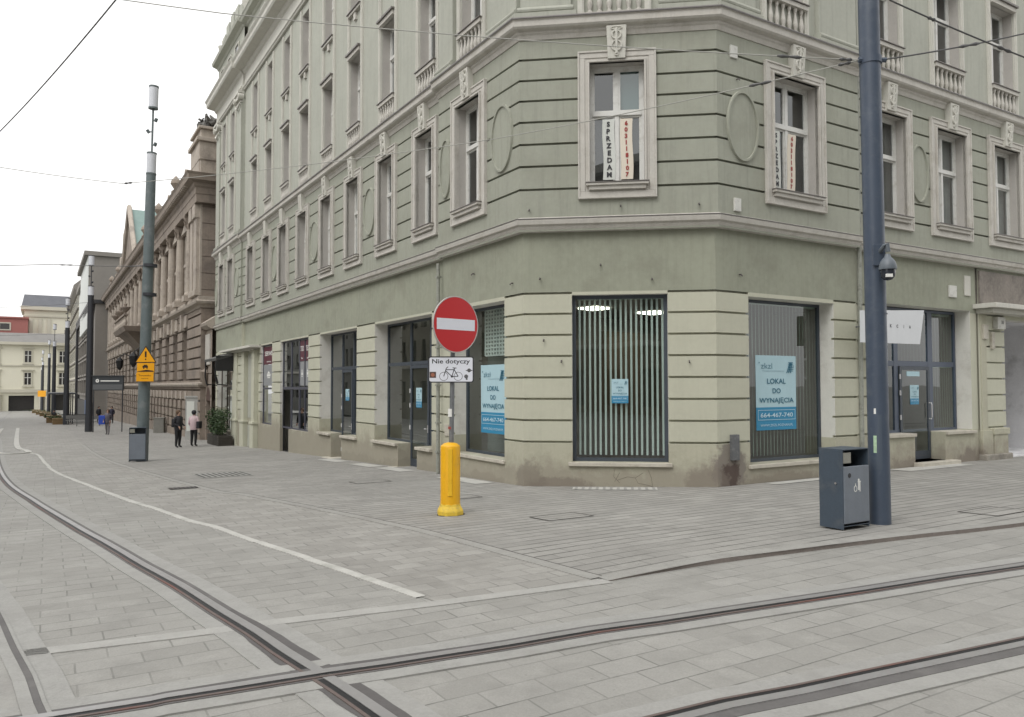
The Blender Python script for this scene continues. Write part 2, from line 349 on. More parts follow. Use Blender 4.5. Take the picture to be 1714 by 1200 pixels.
def sheet(name, poly, dz, m, raisefn=None, extra_cuts=None, kind='structure'):
    bm = bmesh.new(); vs = [bm.verts.new((p[0],p[1],0)) for p in poly]; f = bm.faces.new(vs)
    bmesh.ops.triangulate(bm, faces=bm.faces[:])
    def cut(pt, no):
        bmesh.ops.bisect_plane(bm, geom=bm.verts[:]+bm.edges[:]+bm.faces[:], plane_co=(pt.x,pt.y,0), plane_no=(no.x,no.y,0), dist=1e-5)
    for s in KS[1:-1]: cut(sn(s,0), dL)
    for s, n_ in (extra_cuts or []): 
        cut(sn(s,0), dL) if n_ is None else cut(sn(0,n_), nL)
    for v in bm.verts: v.co.z = h(v.co.x, v.co.y)+dz+(raisefn(v.co.x,v.co.y) if raisefn else 0)
    bmesh.ops.recalc_face_normals(bm, faces=bm.faces[:])
    for f in bm.faces:
        if f.normal.z < 0: f.normal_flip()
    me = bpy.data.meshes.new(name); bm.to_mesh(me); bm.free(); me.materials.append(m)
    o = bpy.data.objects.new(name, me); COL.objects.link(o)
    if kind: o['kind'] = kind
    return o
def smooth_path(pts, step=.5):
    P = [Vector(p) for p in pts]; out = []
    for k in range(len(P)-1):
        a = P[max(0,k-1)]; b = P[k]; c = P[k+1]; d = P[min(len(P)-1,k+2)]
        n = max(2, int((c-b).length/step)); n = min(n, 40)
        for j in range(n):
            t = j/n; out.append(.5*((2*b)+(c-a)*t+(2*a-5*b+4*c-d)*t*t+(3*b-a-3*c+d)*t**3))
    out.append(P[-1]); return out
def ribbon(mb, path, o0, o1, z0, z1=None, mi=0, skirt=True):
    z1 = z0 if z1 is None else z1; n = len(path); L_ = []
    for k in range(n):
        d = (path[min(n-1,k+1)]-path[max(0,k-1)]).normalized(); m = Vector((d.y,-d.x))
        a = path[k]+m*o0; b = path[k]+m*o1; c = h(path[k].x,path[k].y)
        L_.append((Vector((a.x,a.y,h(a.x,a.y)+z0)), Vector((b.x,b.y,h(b.x,b.y)+z1))))
    for (a,b),(c,d) in zip(L_,L_[1:]): mb.quad(a,b,d,c,mi)
    if skirt:
        e = Vector((0,0,-.03))
        for (a,b),(c,d) in zip(L_,L_[1:]): mb.quad(a,c,c+e,a+e,mi); mb.quad(b,d,d+e,b+e,mi)
sheet('ground', [(-1500,-300),(900,-300),(900,1200),(-1500,1200)], 0, PV_road)
Wp = [(-43.8,68.04),(-26.06,40.41),(-21.14,33.77),(-19.53,31.71),(-13.59,22.72),(-9.66,17.42),(-7.18,14.25),(-5.93,12.8),(-4.85,11.47),(-4.05,10.68),(-2.72,9.01),(-1.51,7.58),(-.79,6.71)]
Sp = [(-22.13,39.62),(-13.67,26.21),(-6.6,16.21),(-5.12,14.66),(-3.58,12.93),(-1.86,11.05),(-.5,9.18),(.89,7.19)]
Kp = [(.89,7.19),(2.13,7.92),(4.48,9.0),(6.3,9.75),(9,11.1),(14,14.0),(40,29.8)]
Np = [(-3.46,5.29),(-2.85,5.53),(-2.07,5.86),(-1.86,5.99),(-1.24,6.24),(-.6,6.5),(.89,7.19)]
farS = sn(260,6); farW = sn(260,11)
sheet('road_lane', [tuple(farW)]+Wp+[(-.6,6.5),(.89,7.19)]+Sp[::-1][1:]+[tuple(farS)], .004, PV_lane)
def kraise(x, y):
    p = Vector((x,y)); u = (p-Vector((.89,7.19))).dot(dR); w = -(p-Vector((.89,7.19))).dot(nR)
    a = min(1,max(0,u/1.2)); b = 1-min(1,max(0,w/3.0)); return .036*a*b
walk = Kp + [tuple(Vector((40,29.8))+dL*12)] + [tuple(sn(-2.4,-30)), tuple(sn(-1,-2)), tuple(sn(260,-2)), tuple(farS)] + Sp[:-1]
sheet('sidewalk', walk, .008, PV_walk, kraise, [(s,None) for s in (-7.4,-7,-6.5,-6,-5,-3)]+[(0,n) for n in (3.2,2.6,2,1,-2,-6,-12,5)])
mb = MB(); kp = smooth_path(Kp, .4)
for k in range(len(kp)-1):
    a, b = kp[k], kp[k+1]; za = h(a.x,a.y)+.009+kraise(a.x,a.y); zb = h(b.x,b.y)+.009+kraise(b.x,b.y)
    d = (b-a).normalized(); m = Vector((d.y,-d.x))
    a2, b2 = a-m*.16, b-m*.16
    A = lambda p, z: Vector((p.x,p.y,z))
    mb.quad(A(a,h(a.x,a.y)-.02),A(b,h(b.x,b.y)-.02),A(b+m*.004,zb),A(a+m*.004,za),0)
    mb.quad(A(a+m*.004,za+.001),A(b+m*.004,zb+.001),A(b2,zb+.002),A(a2,za+.002),1)
struct(mb.build('kerb', [M_kerb, M_flush]))
# stone bands
mb = MB(); wp = smooth_path(Wp, .6); 
i = 0; rw = random.Random(3); wq = smooth_path(Wp, .22)
while i < len(wq)-2:
    k = min(len(wq)-1, i+rw.randint(4, 9)); j = rw.uniform(-.018,.018); e = rw.uniform(-.008,.008); ribbon(mb, wq[i:k+1], -.052+j, .052+j+e, .007+rw.uniform(0,.002)); i = k

struct(mb.build('road_edge_band', M_band_w))
mb = MB(); ribbon(mb, smooth_path(Np, .5), -.08, .08, .008)
struct(mb.build('stone_band', M_band_st))
M_flush = mat('flush_edge_stone', (.29,.285,.27), .8, noise=.2, nscale=5, bump=.4, stain=(.22,.21,.2), stain_amt=.6, sscale=2)
mb = MB(); spp = smooth_path(Sp[:-1]+[(.80,7.30)], .5); ribbon(mb, spp, -.08, .08, .012); ribbon(mb, spp, -.092, -.078, .0135, mi=1)
struct(mb.build('flush_edge', [M_flush, M_bit_dark]))
# outlined island tip on the far left of the lane
mb = MB(); ribbon(mb, smooth_path([sn(68,9.75),sn(35,9.1),sn(29,8.6),sn(27.2,8.5),sn(26.6,9.1),sn(28,9.7),sn(35,10.3),sn(68,10.9)],1), -.12,.12,.035)
struct(mb.build('island_edge', M_band_w))
# rails
Ap = [(-170,262),(-84.6,128.4),(-45.5,67),(-31.5,46.9),(-22.8,34.0),(-15.49,23.27),(-11.65,17.86),(-8.86,14.26),(-7.07,12.04),(-5.94,10.67),(-4.85,9.4),(-3.89,8.19),(-3.12,7.28),(-2.36,6.32),(-1.88,5.73),(-1.55,5.29),(-1.22,4.88),(-.89,4.48),(-.3,3.7),(1.2,1.6),(3,-1.4)]
Bp = [(-9,1.6),(-5.5,3.0),(-2.47,4.25),(-2.0,4.48),(-1.67,4.63),(-1.18,4.86),(-.84,5.0),(-.45,5.18),(-.03,5.37),(.58,5.68),(1.1,5.89),(1.63,6.13),(3.01,6.74),(4.11,7.25),(5.08,7.67),(9,9.5),(16,13.2),(45,30.5)]
def offset_path(P, d):
    out = []
    for k in range(len(P)):
        t = (P[min(len(P)-1,k+1)]-P[max(0,k-1)]).normalized(); out.append(P[k]+Vector((t.y,-t.x))*d)
    return out
def rail(path, side, label, dull=False, bit=(.085,.12), conc=(.24,.26), lift=0, a=0, b=None):
    path = path[a:b]
    mb = MB(); z = .013+lift
    ribbon(mb, path, -conc[0], conc[1], z-.006, mi=3)
    ribbon(mb, path, -bit[0], bit[1], z-.003, mi=2)
    g = side
    ribbon(mb, path, -.033*g-.0, .037*g, z+.004, mi=0)          # running head
    ribbon(mb, path, .037*g, .037*g, z+.004, z-.001, mi=0)
    ribbon(mb, path, .037*g, .078*g, z-.0005, mi=4)               # flangeway
    ribbon(mb, path, .078*g, .1*g, z+.003, mi=1)
    o = mb.build('tram_rail', [M_conc if dull else M_steel, M_conc if dull else M_rust, M_flush if dull else M_bit, M_conc, M_bit if dull else M_black]); tag(o, label, 'tram rail', 'tram rails in the paving'); return o
Asm = smooth_path(Ap, .4); Bsm = smooth_path(Bp, .4)
rail(Asm, 1, 'long curving tram rail sweeping from the far left street into the crossing')
rail(offset_path(Asm, 1.5), -1, 'short bit of tram rail in the bottom left corner of the photo', dull=True, lift=.001)
rail(Bsm, 1, 'straight shiny tram rail crossing the curved one and running up to the right', lift=.0045)
Csm = [p for p in offset_path(Bsm, 1.5)]
rail(Csm, -1, 'nearest tram rail, cutting across the bottom right corner', lift=.0045)
mb = MB(); X0 = Vector((-1.19,4.88))
def taper(path, wl, wr, rad, z):
    P_ = [p for p in path if (p-X0).length < rad]; n = len(P_); rows = []
    for k in range(n):
        d = (P_[min(n-1,k+1)]-P_[max(0,k-1)]).normalized(); m = Vector((d.y,-d.x)); f = 1-((P_[k]-X0).length/rad)**2; f = f*(1+.12*math.sin(k*2.3))
        a = P_[k]-m*(.08+wl*f); b = P_[k]+m*(.08+wr*f); rows.append((Vector((a.x,a.y,h(a.x,a.y)+z)),Vector((b.x,b.y,h(b.x,b.y)+z))))
    for (a,b),(c,d) in zip(rows,rows[1:]): mb.quad(a,b,d,c)
taper(smooth_path(Ap,.15), .03, .06, 1.9, .0102); taper(smooth_path(Bp,.15), .02, .03, 1.0, .0146)
struct(mb.build('crossing_bitumen', mat('fresh_bitumen', (.10,.094,.092), .8, noise=.2, nscale=3, bump=.2)))
# slabs at facade foot, drain, manholes
def slab(name, label, cat, F, u0, u1, o0, o1, m, dz=.016, group=None, slots=0):
    def q(u,o): p = F(u,0,o); return Vector((p.x,p.y,h(p.x,p.y)+dz+kraise(p.x,p.y)))
    mb = MB(); mb.quad(q(u0,o0),q(u1,o0),q(u1,o1),q(u0,o1))
    for k in range(slots):
        a = u0+(u1-u0)*(k+.3)/slots; b = u0+(u1-u0)*(k+.7)/slots
        e = .04; v = [q(a,o0+(o1-o0)*.08),q(b,o0+(o1-o0)*.08),q(b,o0+(o1-o0)*.92),q(a,o0+(o1-o0)*.92)]; mb.quad(*[p+Vector((0,0,.003)) for p in v], mi=1)
    return tag(mb.build(name, [m, M_conc if m is M_band_w else M_black]), label, cat, group)
M_iron = mat('cast_iron', (.11,.10,.095), .6, metal=.3, noise=.3, nscale=20, bump=.4)
M_grate = mat('gutter_grate', (.2,.2,.19), .6, noise=.3, nscale=20)
FG = Face(Vector((0,0)), dR, dL, 1)
def gxy(x, y): p = Vector((x,y)); return p.dot(dR), p.dot(dL)
def cover(name, label, cat, x, y, wu, wo, m, **k):
    u, o = gxy(x, y); M = (wu, wo)
    # (dR,dL) are close to orthogonal; use them as a frame
    F = Face(Vector((x,y)), dR, dL, 1)
    return slab(name, label, cat, F, -wu/2, wu/2, -wo/2, wo/2, m, **k)
cover('drain_grate', 'dark iron drain grate set in the lane paving at left', 'drain grate', -6.84, 16.01, .55, .4, M_iron, slots=7)
def ring_cover(x, y, wu, wo, label):
    F = Face(Vector((x,y)), dR, dL, 1); mb = MB()
    def q(u,o,dz): p = F(u,0,o); return Vector((p.x,p.y,h(p.x,p.y)+dz+kraise(p.x,p.y)))
    e = .018
    mb.quad(q(-wu/2,-wo/2,.013),q(wu/2,-wo/2,.013),q(wu/2,wo/2,.013),q(-wu/2,wo/2,.013),0)
    for a,b,c,d in ((-wu/2,wu/2,-wo/2,-wo/2+e),(-wu/2,wu/2,wo/2-e,wo/2),(-wu/2,-wu/2+e,-wo/2,wo/2),(wu/2-e,wu/2,-wo/2,wo/2)):
        mb.quad(q(a,c,.017),q(b,c,.017),q(b,d,.017),q(a,d,.017),1)
    return tag(mb.build('manhole_cover', [PV_walk, M_iron]), label, 'manhole cover', 'slab filled access covers')
ring_cover(.72, 11.2, .8, .5, 'paved access cover just right of the yellow bollard')
ring_cover(6.79, 10.85, .9, .55, 'paved access cover at the right edge beyond the lamp pole')
ring_cover(-3.07, 16.65, .8, .5, 'paved access cover in front of the second shop door')
ring_cover(-.9, 13.7, .6, .45, 'paved access cover between the bollard and the poster window')
ring_cover(-21.1, 43.9, 1.0, .8, 'paved access cover on the far pavement near the walking person')
M_tact = mat('tactile_slab', (.3,.3,.28), .8, noise=.1, nscale=4)
cover('tactile_paving', 'ribbed tactile slabs in the pavement left of the middle', 'tactile paving', -7.26, 19.3, 1.2, 1.5, M_tact, slots=9)
slab('tactile_paving', 'white ribbed slab at the foot of the corner wall', 'tactile paving', FC, 1.05, 2.65, .02, .42, M_band_w, slots=12)
for (a,b,l) in ((1.0,2.9,'pale slab below the big poster window left of the corner'),(4.9,6.6,'pale slab in front of the door behind the road sign'),(7.0,8.6,'pale slab left of the door behind the road sign'),(9.8,11.6,'pale slab in front of the narrow shop door')):
    slab('paving_slab', l, 'paving slab', FL, a, b, .0, .45, M_band_w, group='pale slabs along the wall foot')
slab('paving_slab', 'pale slab below the right poster window', 'paving slab', FR, 1.2, 3.0, .0, .3, M_band_w, group='pale slabs along the wall foot')
slab('paving_slab', 'pale slab in front of the glass door on the right', 'paving slab', FR, 5.6, 8.3, -.2, .35, M_band_w, group='pale slabs along the wall foot')

# ================================================================== CORNER BUILDING
B = thing('corner_building', 'sage green stucco corner building with empty shops and rusticated first floor', 'building', (P1.x,P1.y,-.2))
GRV = [.69,1.115,1.54,1.965,2.39,2.81,3.23]; GT = 3.64
GR1 = [5.70,6.165,6.61,7.06,7.49,7.905,8.325]
def part(mb, name, mats, parent=None, **k):
    o = mb.build(name, mats, None, **k); adopt_any(o, parent or B); return o
def cornerL(o): # u start on the left face for offset o so faces meet
    t = math.acos(max(-1,min(1,(-dL).dot(dC))))/2; return -math.tan(t)*o
def cornerR(o):
    t = math.acos(max(-1,min(1,dC.dot(dR))))/2; return -math.tan(t)*o
GO = -.13
uL0 = cornerL(GO); vR0 = cornerR(GO)
tL = math.tan(math.acos((-dL).dot(dC))/2); tR = math.tan(math.acos(dC.dot(dR))/2)
# --- ground floor walls
def gf(F, u0, u1, o, holes, groove_spans, D=.4, band=True, name='ground_floor_wall', zb=-1.6, spans_top=True):
    gs = []
    for a, b in groove_spans:
        for z in GRV: gs.append((a,b,z))
        if spans_top: gs.append((a,b,GT))
    m1 = MB(); wallgrid(m1, F, u0, u1, zb, .66, o, holes, [g for g in gs if g[2] < .66], D=D, G=.07, gw=.042)
    part(m1, 'plinth', [M_plinth, M_plinth], fix=False)
    m2 = MB(); wallgrid(m2, F, u0, u1, .66, GT+.02, o, holes, [g for g in gs if .66 < g[2] < GT+.01], D=D, G=.07, gw=.042)
    part(m2, name, [M_ash, M_revealw], fix=False)
    m3 = MB(); wallgrid(m3, F, u0, u1, GT+.02, 4.86, o, holes, [], D=D)
    part(m3, 'sign_band', [M_band, M_revealw], fix=False)
cE = CL
WC = (1.03, 2.90, .30, 3.60); WR = (.95, 3.62, .22, 3.58); WL = (.80, 3.16, .26, 3.58)
gf(FC, tL*.13, cE-tR*.13, GO, [WC], [(tL*.13, WC[0]-.0), (WC[1], cE-tR*.13)])
gf(FR, tR*.13, 4.42, GO, [WR], [(0, WR[0]), (WR[1], 4.42)])
gf(FL, tL*.13, 3.66, GO, [WL], [(0, WL[0]), (WL[1], 3.66)])
# left recess
OB = -.21
D1 = [(4.45,8.28,.24,3.60),(5.32,6.55,-.42,.24)]
D2 = [(9.78,13.45,.22,3.60),(11.15,12.2,-.60,.22)]
gf(FL, 3.66, 14.0, OB, D1+D2, [(3.66,4.45),(8.28,9.78),(13.45,14.0)], D=.42)
S3 = [(14.8,18.62,.12,3.6),(17.35,18.62,-.86,.12)]; S4 = [(19.95,21.9,.15,3.6)]
gf(FL, 14.0, 25.1, OB, S3+S4, [(14.0,14.8),(18.62,19.95),(21.9,22.3)], D=.12)
# end section with portal and awning shop
S5 = [(27.0,31.0,-.5,3.5)]
gf(FL, 25.1, 31.45, -.08, S5, [(25.1,27.0),(31.0,31.45)], D=.25)
# right recess
ORr = -.30
D3 = [(5.75,9.40,.63,3.72),(6.85,8.15,-.06,.63)]
gf(FR, 4.42, 9.7, ORr, D3, [(4.42,5.75)], D=.42, spans_top=True)
PASS = (11.0, 14.2, -.5, 3.55)
gf(FR, 9.7, 22, ORr+.04, [PASS, (16,19,.6,3.5)], [(9.95,11.0),(14.2,16),(19,22)], D=.3)
# step returns of the sections
for F,u,o0,o1 in ((FL,3.66,OB-.05,GO),(FL,25.1,OB-.05,-.08),(FR,4.42,ORr-.05,GO),(FL,31.45,-6,-.08),(FR,22,-6,ORr)):
    mb = MB(); mb.quad(F(u,-1.6,o0),F(u,-1.6,o1),F(u,4.86,o1),F(u,4.86,o0)); part(mb, 'section_return', M_ash)
# stone sills
def sill(F, u0, u1, z, o0, o1, t=.07, mat_=None, nm='window_sill'):
    mb = MB(); mb.box(F,u0,u1,z-t,z+.004,o0,o1); return part(mb, nm, mat_ or M_sill, bevel=.008)
sill(FC, WC[0]-.08, WC[1]+.06, .29, GO-.38, GO+.06); sill(FR, WR[0]-.05, WR[1]-.05, .215, GO-.38, GO+.05); sill(FL, WL[0]-.03, WL[1]-.03, .255, GO-.38, GO+.05)
for a,b in ((4.40,5.30),(6.58,8.36)): sill(FL,a,b,.235,OB-.4,OB+.09)
for a,b in ((9.72,11.13),(12.22,13.5)): sill(FL,a,b,.215,OB-.4,OB+.09)
for a,b in ((5.75,6.83),(8.17,9.5)): sill(FR,a,b,.635,ORr-.4,ORr+.07)
for F,a,b,z,o in ((FL,5.25,6.75,-.39,OB),(FL,11.1,12.5,-.57,OB),(FR,6.8,8.45,-.06,ORr)):
    mb = MB(); mb.box(F,a,b,z-.14,z,o-.42,o+.22); part(mb,'door_step',M_sill,bevel=.01)
# --- glazing
def glazing(name, F, u0, u1, z0, z1, o, vb=(), hb=(), w=.06, fm=None, pm=None, dep=.07, door=None, panes=None):
    mb = MB(); frame(mb, F, u0, u1, z0, z1, w, o-dep, o)
    for u, ww, za, zb in vb: mb.box(F, u-ww/2, u+ww/2, za, zb, o-dep+.004, o-.004)
    for z, ww, ua, ub in hb: mb.box(F, ua, ub, z-ww/2, z+ww/2, o-dep+.008, o-.008)
    fr = part(mb, name, fm or M_shopf)
    pn = MB()
    for a,b,c,d in (panes or [(u0+w,u1-w,z0+w,z1-w)]): pn.quad(F(a,c,o-.03),F(b,c,o-.03),F(b,d,o-.03),F(a,d,o-.03))
    part(pn, 'pane', pm or M_shopg, fr, fix=False); return fr
glazing('shop_window', FC, WC[0]+.0, WC[1], WC[2], WC[3], GO-.16, w=.07)
glazing('shop_window', FR, WR[0], WR[1], WR[2], WR[3], GO-.36, w=.06)
glazing('shop_window', FL, WL[0], WL[1], WL[2], WL[3], GO-.36, w=.06)
def doorleaf(F, u0, u1, z0, z1, o, hinge_lo=True, handle='knob', lab=None):
    mb = MB(); frame(mb, F, u0, u1, z0, z1, .085, o, o+.03); mb.box(F,u0+.08,u1-.08,z0+.085,z0+.2,o+.001,o+.028)
    d = part(mb, 'door', M_shopf); pn = MB(); pn.quad(F(u0+.085,z0+.2,o+.012),F(u1-.085,z0+.2,o+.012),F(u1-.085,z1-.085,o+.012),F(u0+.085,z1-.085,o+.012)); part(pn,'pane',M_shopg,d,fix=False)
    uh = u1-.05 if hinge_lo else u0+.05; hm = MB()
    if handle == 'bar': hm.tube([F(uh,.95,o+.03),F(uh,.95,o+.09),F(uh,.99,o+.1),F(uh,1.31,o+.1),F(uh,1.35,o+.09),F(uh,1.35,o+.03)], .017, 8)
    else: hm.box(F,uh-.02,uh+.02,z0+.95,z0+1.15,o+.03,o+.038); hm.tube([F(uh,z0+1.05,o+.03),F(uh,z0+1.05,o+.08),F(uh-(.11 if hinge_lo else -.11),z0+1.05,o+.08)],.011,8)
    part(hm,'handle',MATS.get('steel_handle') or mat('steel_handle',(.6,.6,.6),.3,metal=.6),d)
    ue = u0+.0 if hinge_lo else u1
    for zz in (z0+.25,z0+1.05,z0+1.65,z0+2.05): hg = MB(); hg.tube([F(ue,zz-.06,o+.035),F(ue,zz+.06,o+.035)],.02,8); part(hg,'hinge',mat('hinge_white',(.6,.6,.6),.5),d)
    return d
o_ = OB-.40
glazing('shop_front', FL, 4.48, 8.28, .24, 3.60, o_, vb=[(5.35,.09,.3,3.54),(6.62,.09,.3,3.54),(5.05,.05,.3,3.54)], hb=[(2.42,.1,4.5,8.24)], panes=[(4.5,5.3,.3,3.5),(6.67,8.22,.3,3.5),(5.39,6.58,2.47,3.54)])
doorleaf(FL, 5.40, 6.57, -.38, 2.36, o_, hinge_lo=False)
glazing('shop_front', FL, 9.78, 13.45, .22, 3.60, o_, vb=[(11.15,.1,.28,3.54),(12.25,.1,.28,3.54),(10.5,.05,.28,3.54)], hb=[(2.40,.1,9.8,13.4)], panes=[(9.84,11.1,.28,3.54),(12.3,13.39,.28,3.54),(11.2,12.2,2.45,3.54)])
doorleaf(FL, 11.18, 12.2, -.57, 2.34, o_, hinge_lo=False)
glazing('shop_front', FL, 14.8, 18.62, .12, 3.60, OB-.10, vb=[(16.3,.09,.18,3.54),(17.4,.1,.18,3.54),(15.6,.04,.18,3.54)], hb=[(1.72,.1,14.86,18.56)], fm=mat('plum_grey_frame',(.07,.072,.095),.4), panes=[(14.86,17.35,.18,3.54),(17.45,18.56,1.77,3.54)])
mb = MB(); mb.box(FL,17.5,17.55,-.84,1.65,OB-1.05,OB-.2); frame(mb,FL,17.45,18.56,-.84,1.7,.05,OB-.16,OB-.11)
dd_ = part(mb,'door',M_black)
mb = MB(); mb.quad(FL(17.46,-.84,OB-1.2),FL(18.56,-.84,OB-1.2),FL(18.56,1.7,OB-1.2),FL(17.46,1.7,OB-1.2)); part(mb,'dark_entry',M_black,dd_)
glazing('shop_window', FL, 19.95, 21.9, .15, 3.60, OB-.10, hb=[(1.7,.08,20,21.85)], fm=MATS['plum_grey_frame'])
glazing('shop_window', FL, 27.0, 31.0, -.5, 3.5, -.3, vb=[(29,.1,-.45,3.45),(28.0,.06,-.45,1.8)], hb=[(1.8,.1,27.05,30.95)], fm=mat('bronze_frame',(.10,.085,.07),.4))
o_ = ORr-.38
glazing('shop_front', FR, 5.78, 9.38, .64, 3.70, o_, vb=[(6.75,.16,.7,3.64),(6.28,.05,.7,3.64),(8.22,.2,.7,3.64)], hb=[(2.33,.13,5.8,9.3)], fm=mat('blue_grey_frame',(.075,.095,.135),.4), panes=[(5.84,6.67,.7,3.64),(8.32,9.32,.7,3.64),(6.83,8.12,2.4,3.64)])
doorleaf(FR, 6.85, 8.12, -.04, 2.26, o_, hinge_lo=True, handle='bar')
glazing('shop_window', FR, 16, 19, .6, 3.5, ORr-.2, vb=[(17.5,.08,.66,3.44)])
# passage interior
M_pass = mat('passage_wall', (.72,.72,.73), .85, noise=.12, nscale=2, stain=(.28,.28,.28), stain_amt=.5)
mb = MB()
mb.quad(FR(14.2,-.35,ORr-.3),FR(14.2,-.35,-3.2),FR(14.2,3.6,-3.2),FR(14.2,3.6,ORr-.3)); mb.quad(FR(11,-.35,ORr-.3),FR(11,-.35,-3.2),FR(11,3.6,-3.2),FR(11,3.6,ORr-.3))
mb.quad(FR(11,3.56,ORr),FR(14.2,3.56,ORr),FR(14.2,3.56,-3.2),FR(11,3.56,-3.2)); mb.quad(FR(11,-.35,-3.2),FR(14.2,-.35,-3.2),FR(14.2,3.6,-3.2),FR(11,3.6,-3.2))
mb.box(FR,11.0,14.2,-.3,-.12,-3.2,ORr-.02); part(mb,'passage',M_pass)
# portal on the right: slab canopy, stained panel, pier, base stone
mb = MB(); mb.box(FR,9.55,15.4,3.78,3.90,ORr-.2,.28); mb.box(FR,9.7,15.3,3.66,3.778,ORr-.2,.12); part(mb,'canopy',M_trim2,bevel=.01)
M_dirty = mat('stained_render', (.24,.215,.19), .9, noise=.4, nscale=1.6, bump=.3, streak=.6, stain=(.09,.08,.075), stain_amt=.7)
mb = MB(); mb.box(FR,9.74,15.2,3.902,4.78,ORr-.1,ORr+.09); part(mb,'stained_panel',M_dirty)
mb = MB()
mb.box(FR,9.72,10.22,-.3,.62,ORr-.1,ORr+.10); mb.box(FR,9.78,10.05,.62,3.655,ORr-.1,ORr+.065); mb.box(FR,10.25,10.93,-.3,.55,ORr-.1,ORr+.12); mb.box(FR,10.2,10.98,.5,.66,ORr-.1,ORr+.145)
part(mb,'portal_pier',M_plinth,bevel=.01)
mb = MB(); mb.box(FR,9.70,11.0,-.45,.0,ORr-.1,ORr+.2); part(mb,'base_stone',mat('rough_base_stone',(.3,.28,.24),.9,noise=.45,nscale=6,bump=1,bscale=18,stain=(.1,.09,.08),stain_amt=.6),bevel=.03)
# left portal: pilasters and small canopy
mb = MB(); mb.box(FL,21.95,28.6,3.52,3.62,-.3,.28); mb.box(FL,22.3,27.2,3.44,3.518,-.3,.1); part(mb,'canopy',M_trim2,bevel=.01)
for a,b in ((22.3,22.9),(24.3,25.0),(25.85,26.95)):
    mb = MB(); mb.box(FL,a,b,-1.5,.1,OB,-.02+.04); mb.box(FL,a+.05,b-.05,.1,3.43,OB,-.02); mb.box(FL,a-.04,b+.04,.1,.2,OB,.06); part(mb,'pilaster',M_ash,bevel=.01)
mb = MB(); mb.box(FL,23.0,24.2,.35,3.3,OB-.01,OB+.03); mb.box(FL,23.0,24.2,-1.0,.0,OB-.01,OB+.03); part(mb,'portal_panel',M_up)
# --- rooms behind the glass
mb = MB()
def room(F,u0,u1,o0,o1,z0=-.2,z1=3.62,mbx=None):
    m = mbx or mb
    m.quad(F(u0,z0,o1),F(u1,z0,o1),F(u1,z1,o1),F(u0,z1,o1),0)
    m.quad(F(u0,z0,o0),F(u0,z0,o1),F(u0,z1,o1),F(u0,z1,o0),0); m.quad(F(u1,z0,o0),F(u1,z0,o1),F(u1,z1,o1),F(u1,z1,o0),0)
    m.quad(F(u0,z1,o0),F(u1,z1,o0),F(u1,z1,o1),F(u0,z1,o1),0); m.quad(F(u0,z0,o0),F(u1,z0,o0),F(u1,z0,o1),F(u0,z0,o1),1)
room(FL,4.0,8.9,-.55,-4.6,-.4); room(FL,9.2,14.2,-.55,-4.6,-.6); room(FL,14.5,19.2,-.35,-4.6,-.85); room(FL,19.4,22.2,-.35,-3,-.6); room(FL,26.6,31.2,-.5,-4,-.9)
room(FR,5.4,9.7,-.75,-4.5,-.06); room(FR,15.5,19.5,-.65,-4.5,-.06)
# corner room: one open plan room shared by the three windows
pts = [FL(3.7,0,-.6),FL(3.7,0,-4.9),FL(3.7,0,-6.5),FR(5.2,0,-6.0),FR(5.2,0,-.6)]
for a,b in zip(pts,pts[1:]):
    mb.quad(Vector((a.x,a.y,-.15)),Vector((b.x,b.y,-.15)),Vector((b.x,b.y,3.64)),Vector((a.x,a.y,3.64)),0)
fl = [FL(3.7,0,-.54),FL(3.7,0,-6.5),FR(5.2,0,-6.0),FR(5.2,0,-.54),FR(.3,0,-.54),FL(.3,0,-.54)]
mb.poly([Vector((p.x,p.y,3.64)) for p in fl],0); mb.poly([Vector((p.x,p.y,-.05)) for p in fl],1)
part(mb,'shop_interior',[M_room,M_roomf],fix=False)
M_lamp = mat('ceiling_panel_light',(.9,.9,.9),.5,emit=(1,.93,.78),es=5)
for (x,y,a) in ((1.62,15.75,.5),(1.95,18.0,.55),(3.55,19.1,.6)):
    F = Face(Vector((x,y)), Vector((math.cos(.75),math.sin(.75))), Vector((-math.sin(.75),math.cos(.75))))
    mb = MB(); frame(mb,Face(F.P,F.d,F.n),-a/2,a/2,3.60,3.63,.01,-a/2,a/2); mb = MB(); mb.box(F,-a/2,a/2,3.60,3.635,-a/2,a/2); part(mb,'ceiling_light',M_lamp)
# brown partition seen deep in the corner room
mb = MB(); mb.box(FR,1.2,2.4,-.05,3.2,-5.2,-5.1); part(mb,'interior_partition',mat('brown_partition',(.16,.12,.08),.7,noise=.2,nscale=2))
# white grille hung inside the poster window and pale screen behind
M_grille = mat('white_grille',(.72,.75,.70),.7)
mb = MB(); F = FL; u0,u1,z0,z1 = 1.55,2.7,2.5,3.55; oo = GO-.62
nu, nz_ = 9, 12
for k in range(nu+1): uu = u0+(u1-u0)*k/nu; mb.box(F,uu-.03,uu+.03,z0,z1,oo-.02,oo)
for k in range(nz_+1): zz = z0+(z1-z0)*k/nz_; mb.box(F,u0,u1,zz-.02,zz+.02,oo-.018,oo-.002)
part(mb,'grille_panel',M_grille)
mb = MB(); mb.quad(FL(.75,.25,GO-1.0),FL(3.25,.25,GO-1.0),FL(3.25,3.6,GO-1.0),FL(.75,3.6,GO-1.0)); part(mb,'window_screen',mat('screen_board',(.26,.28,.25),.9,noise=.08,nscale=2))
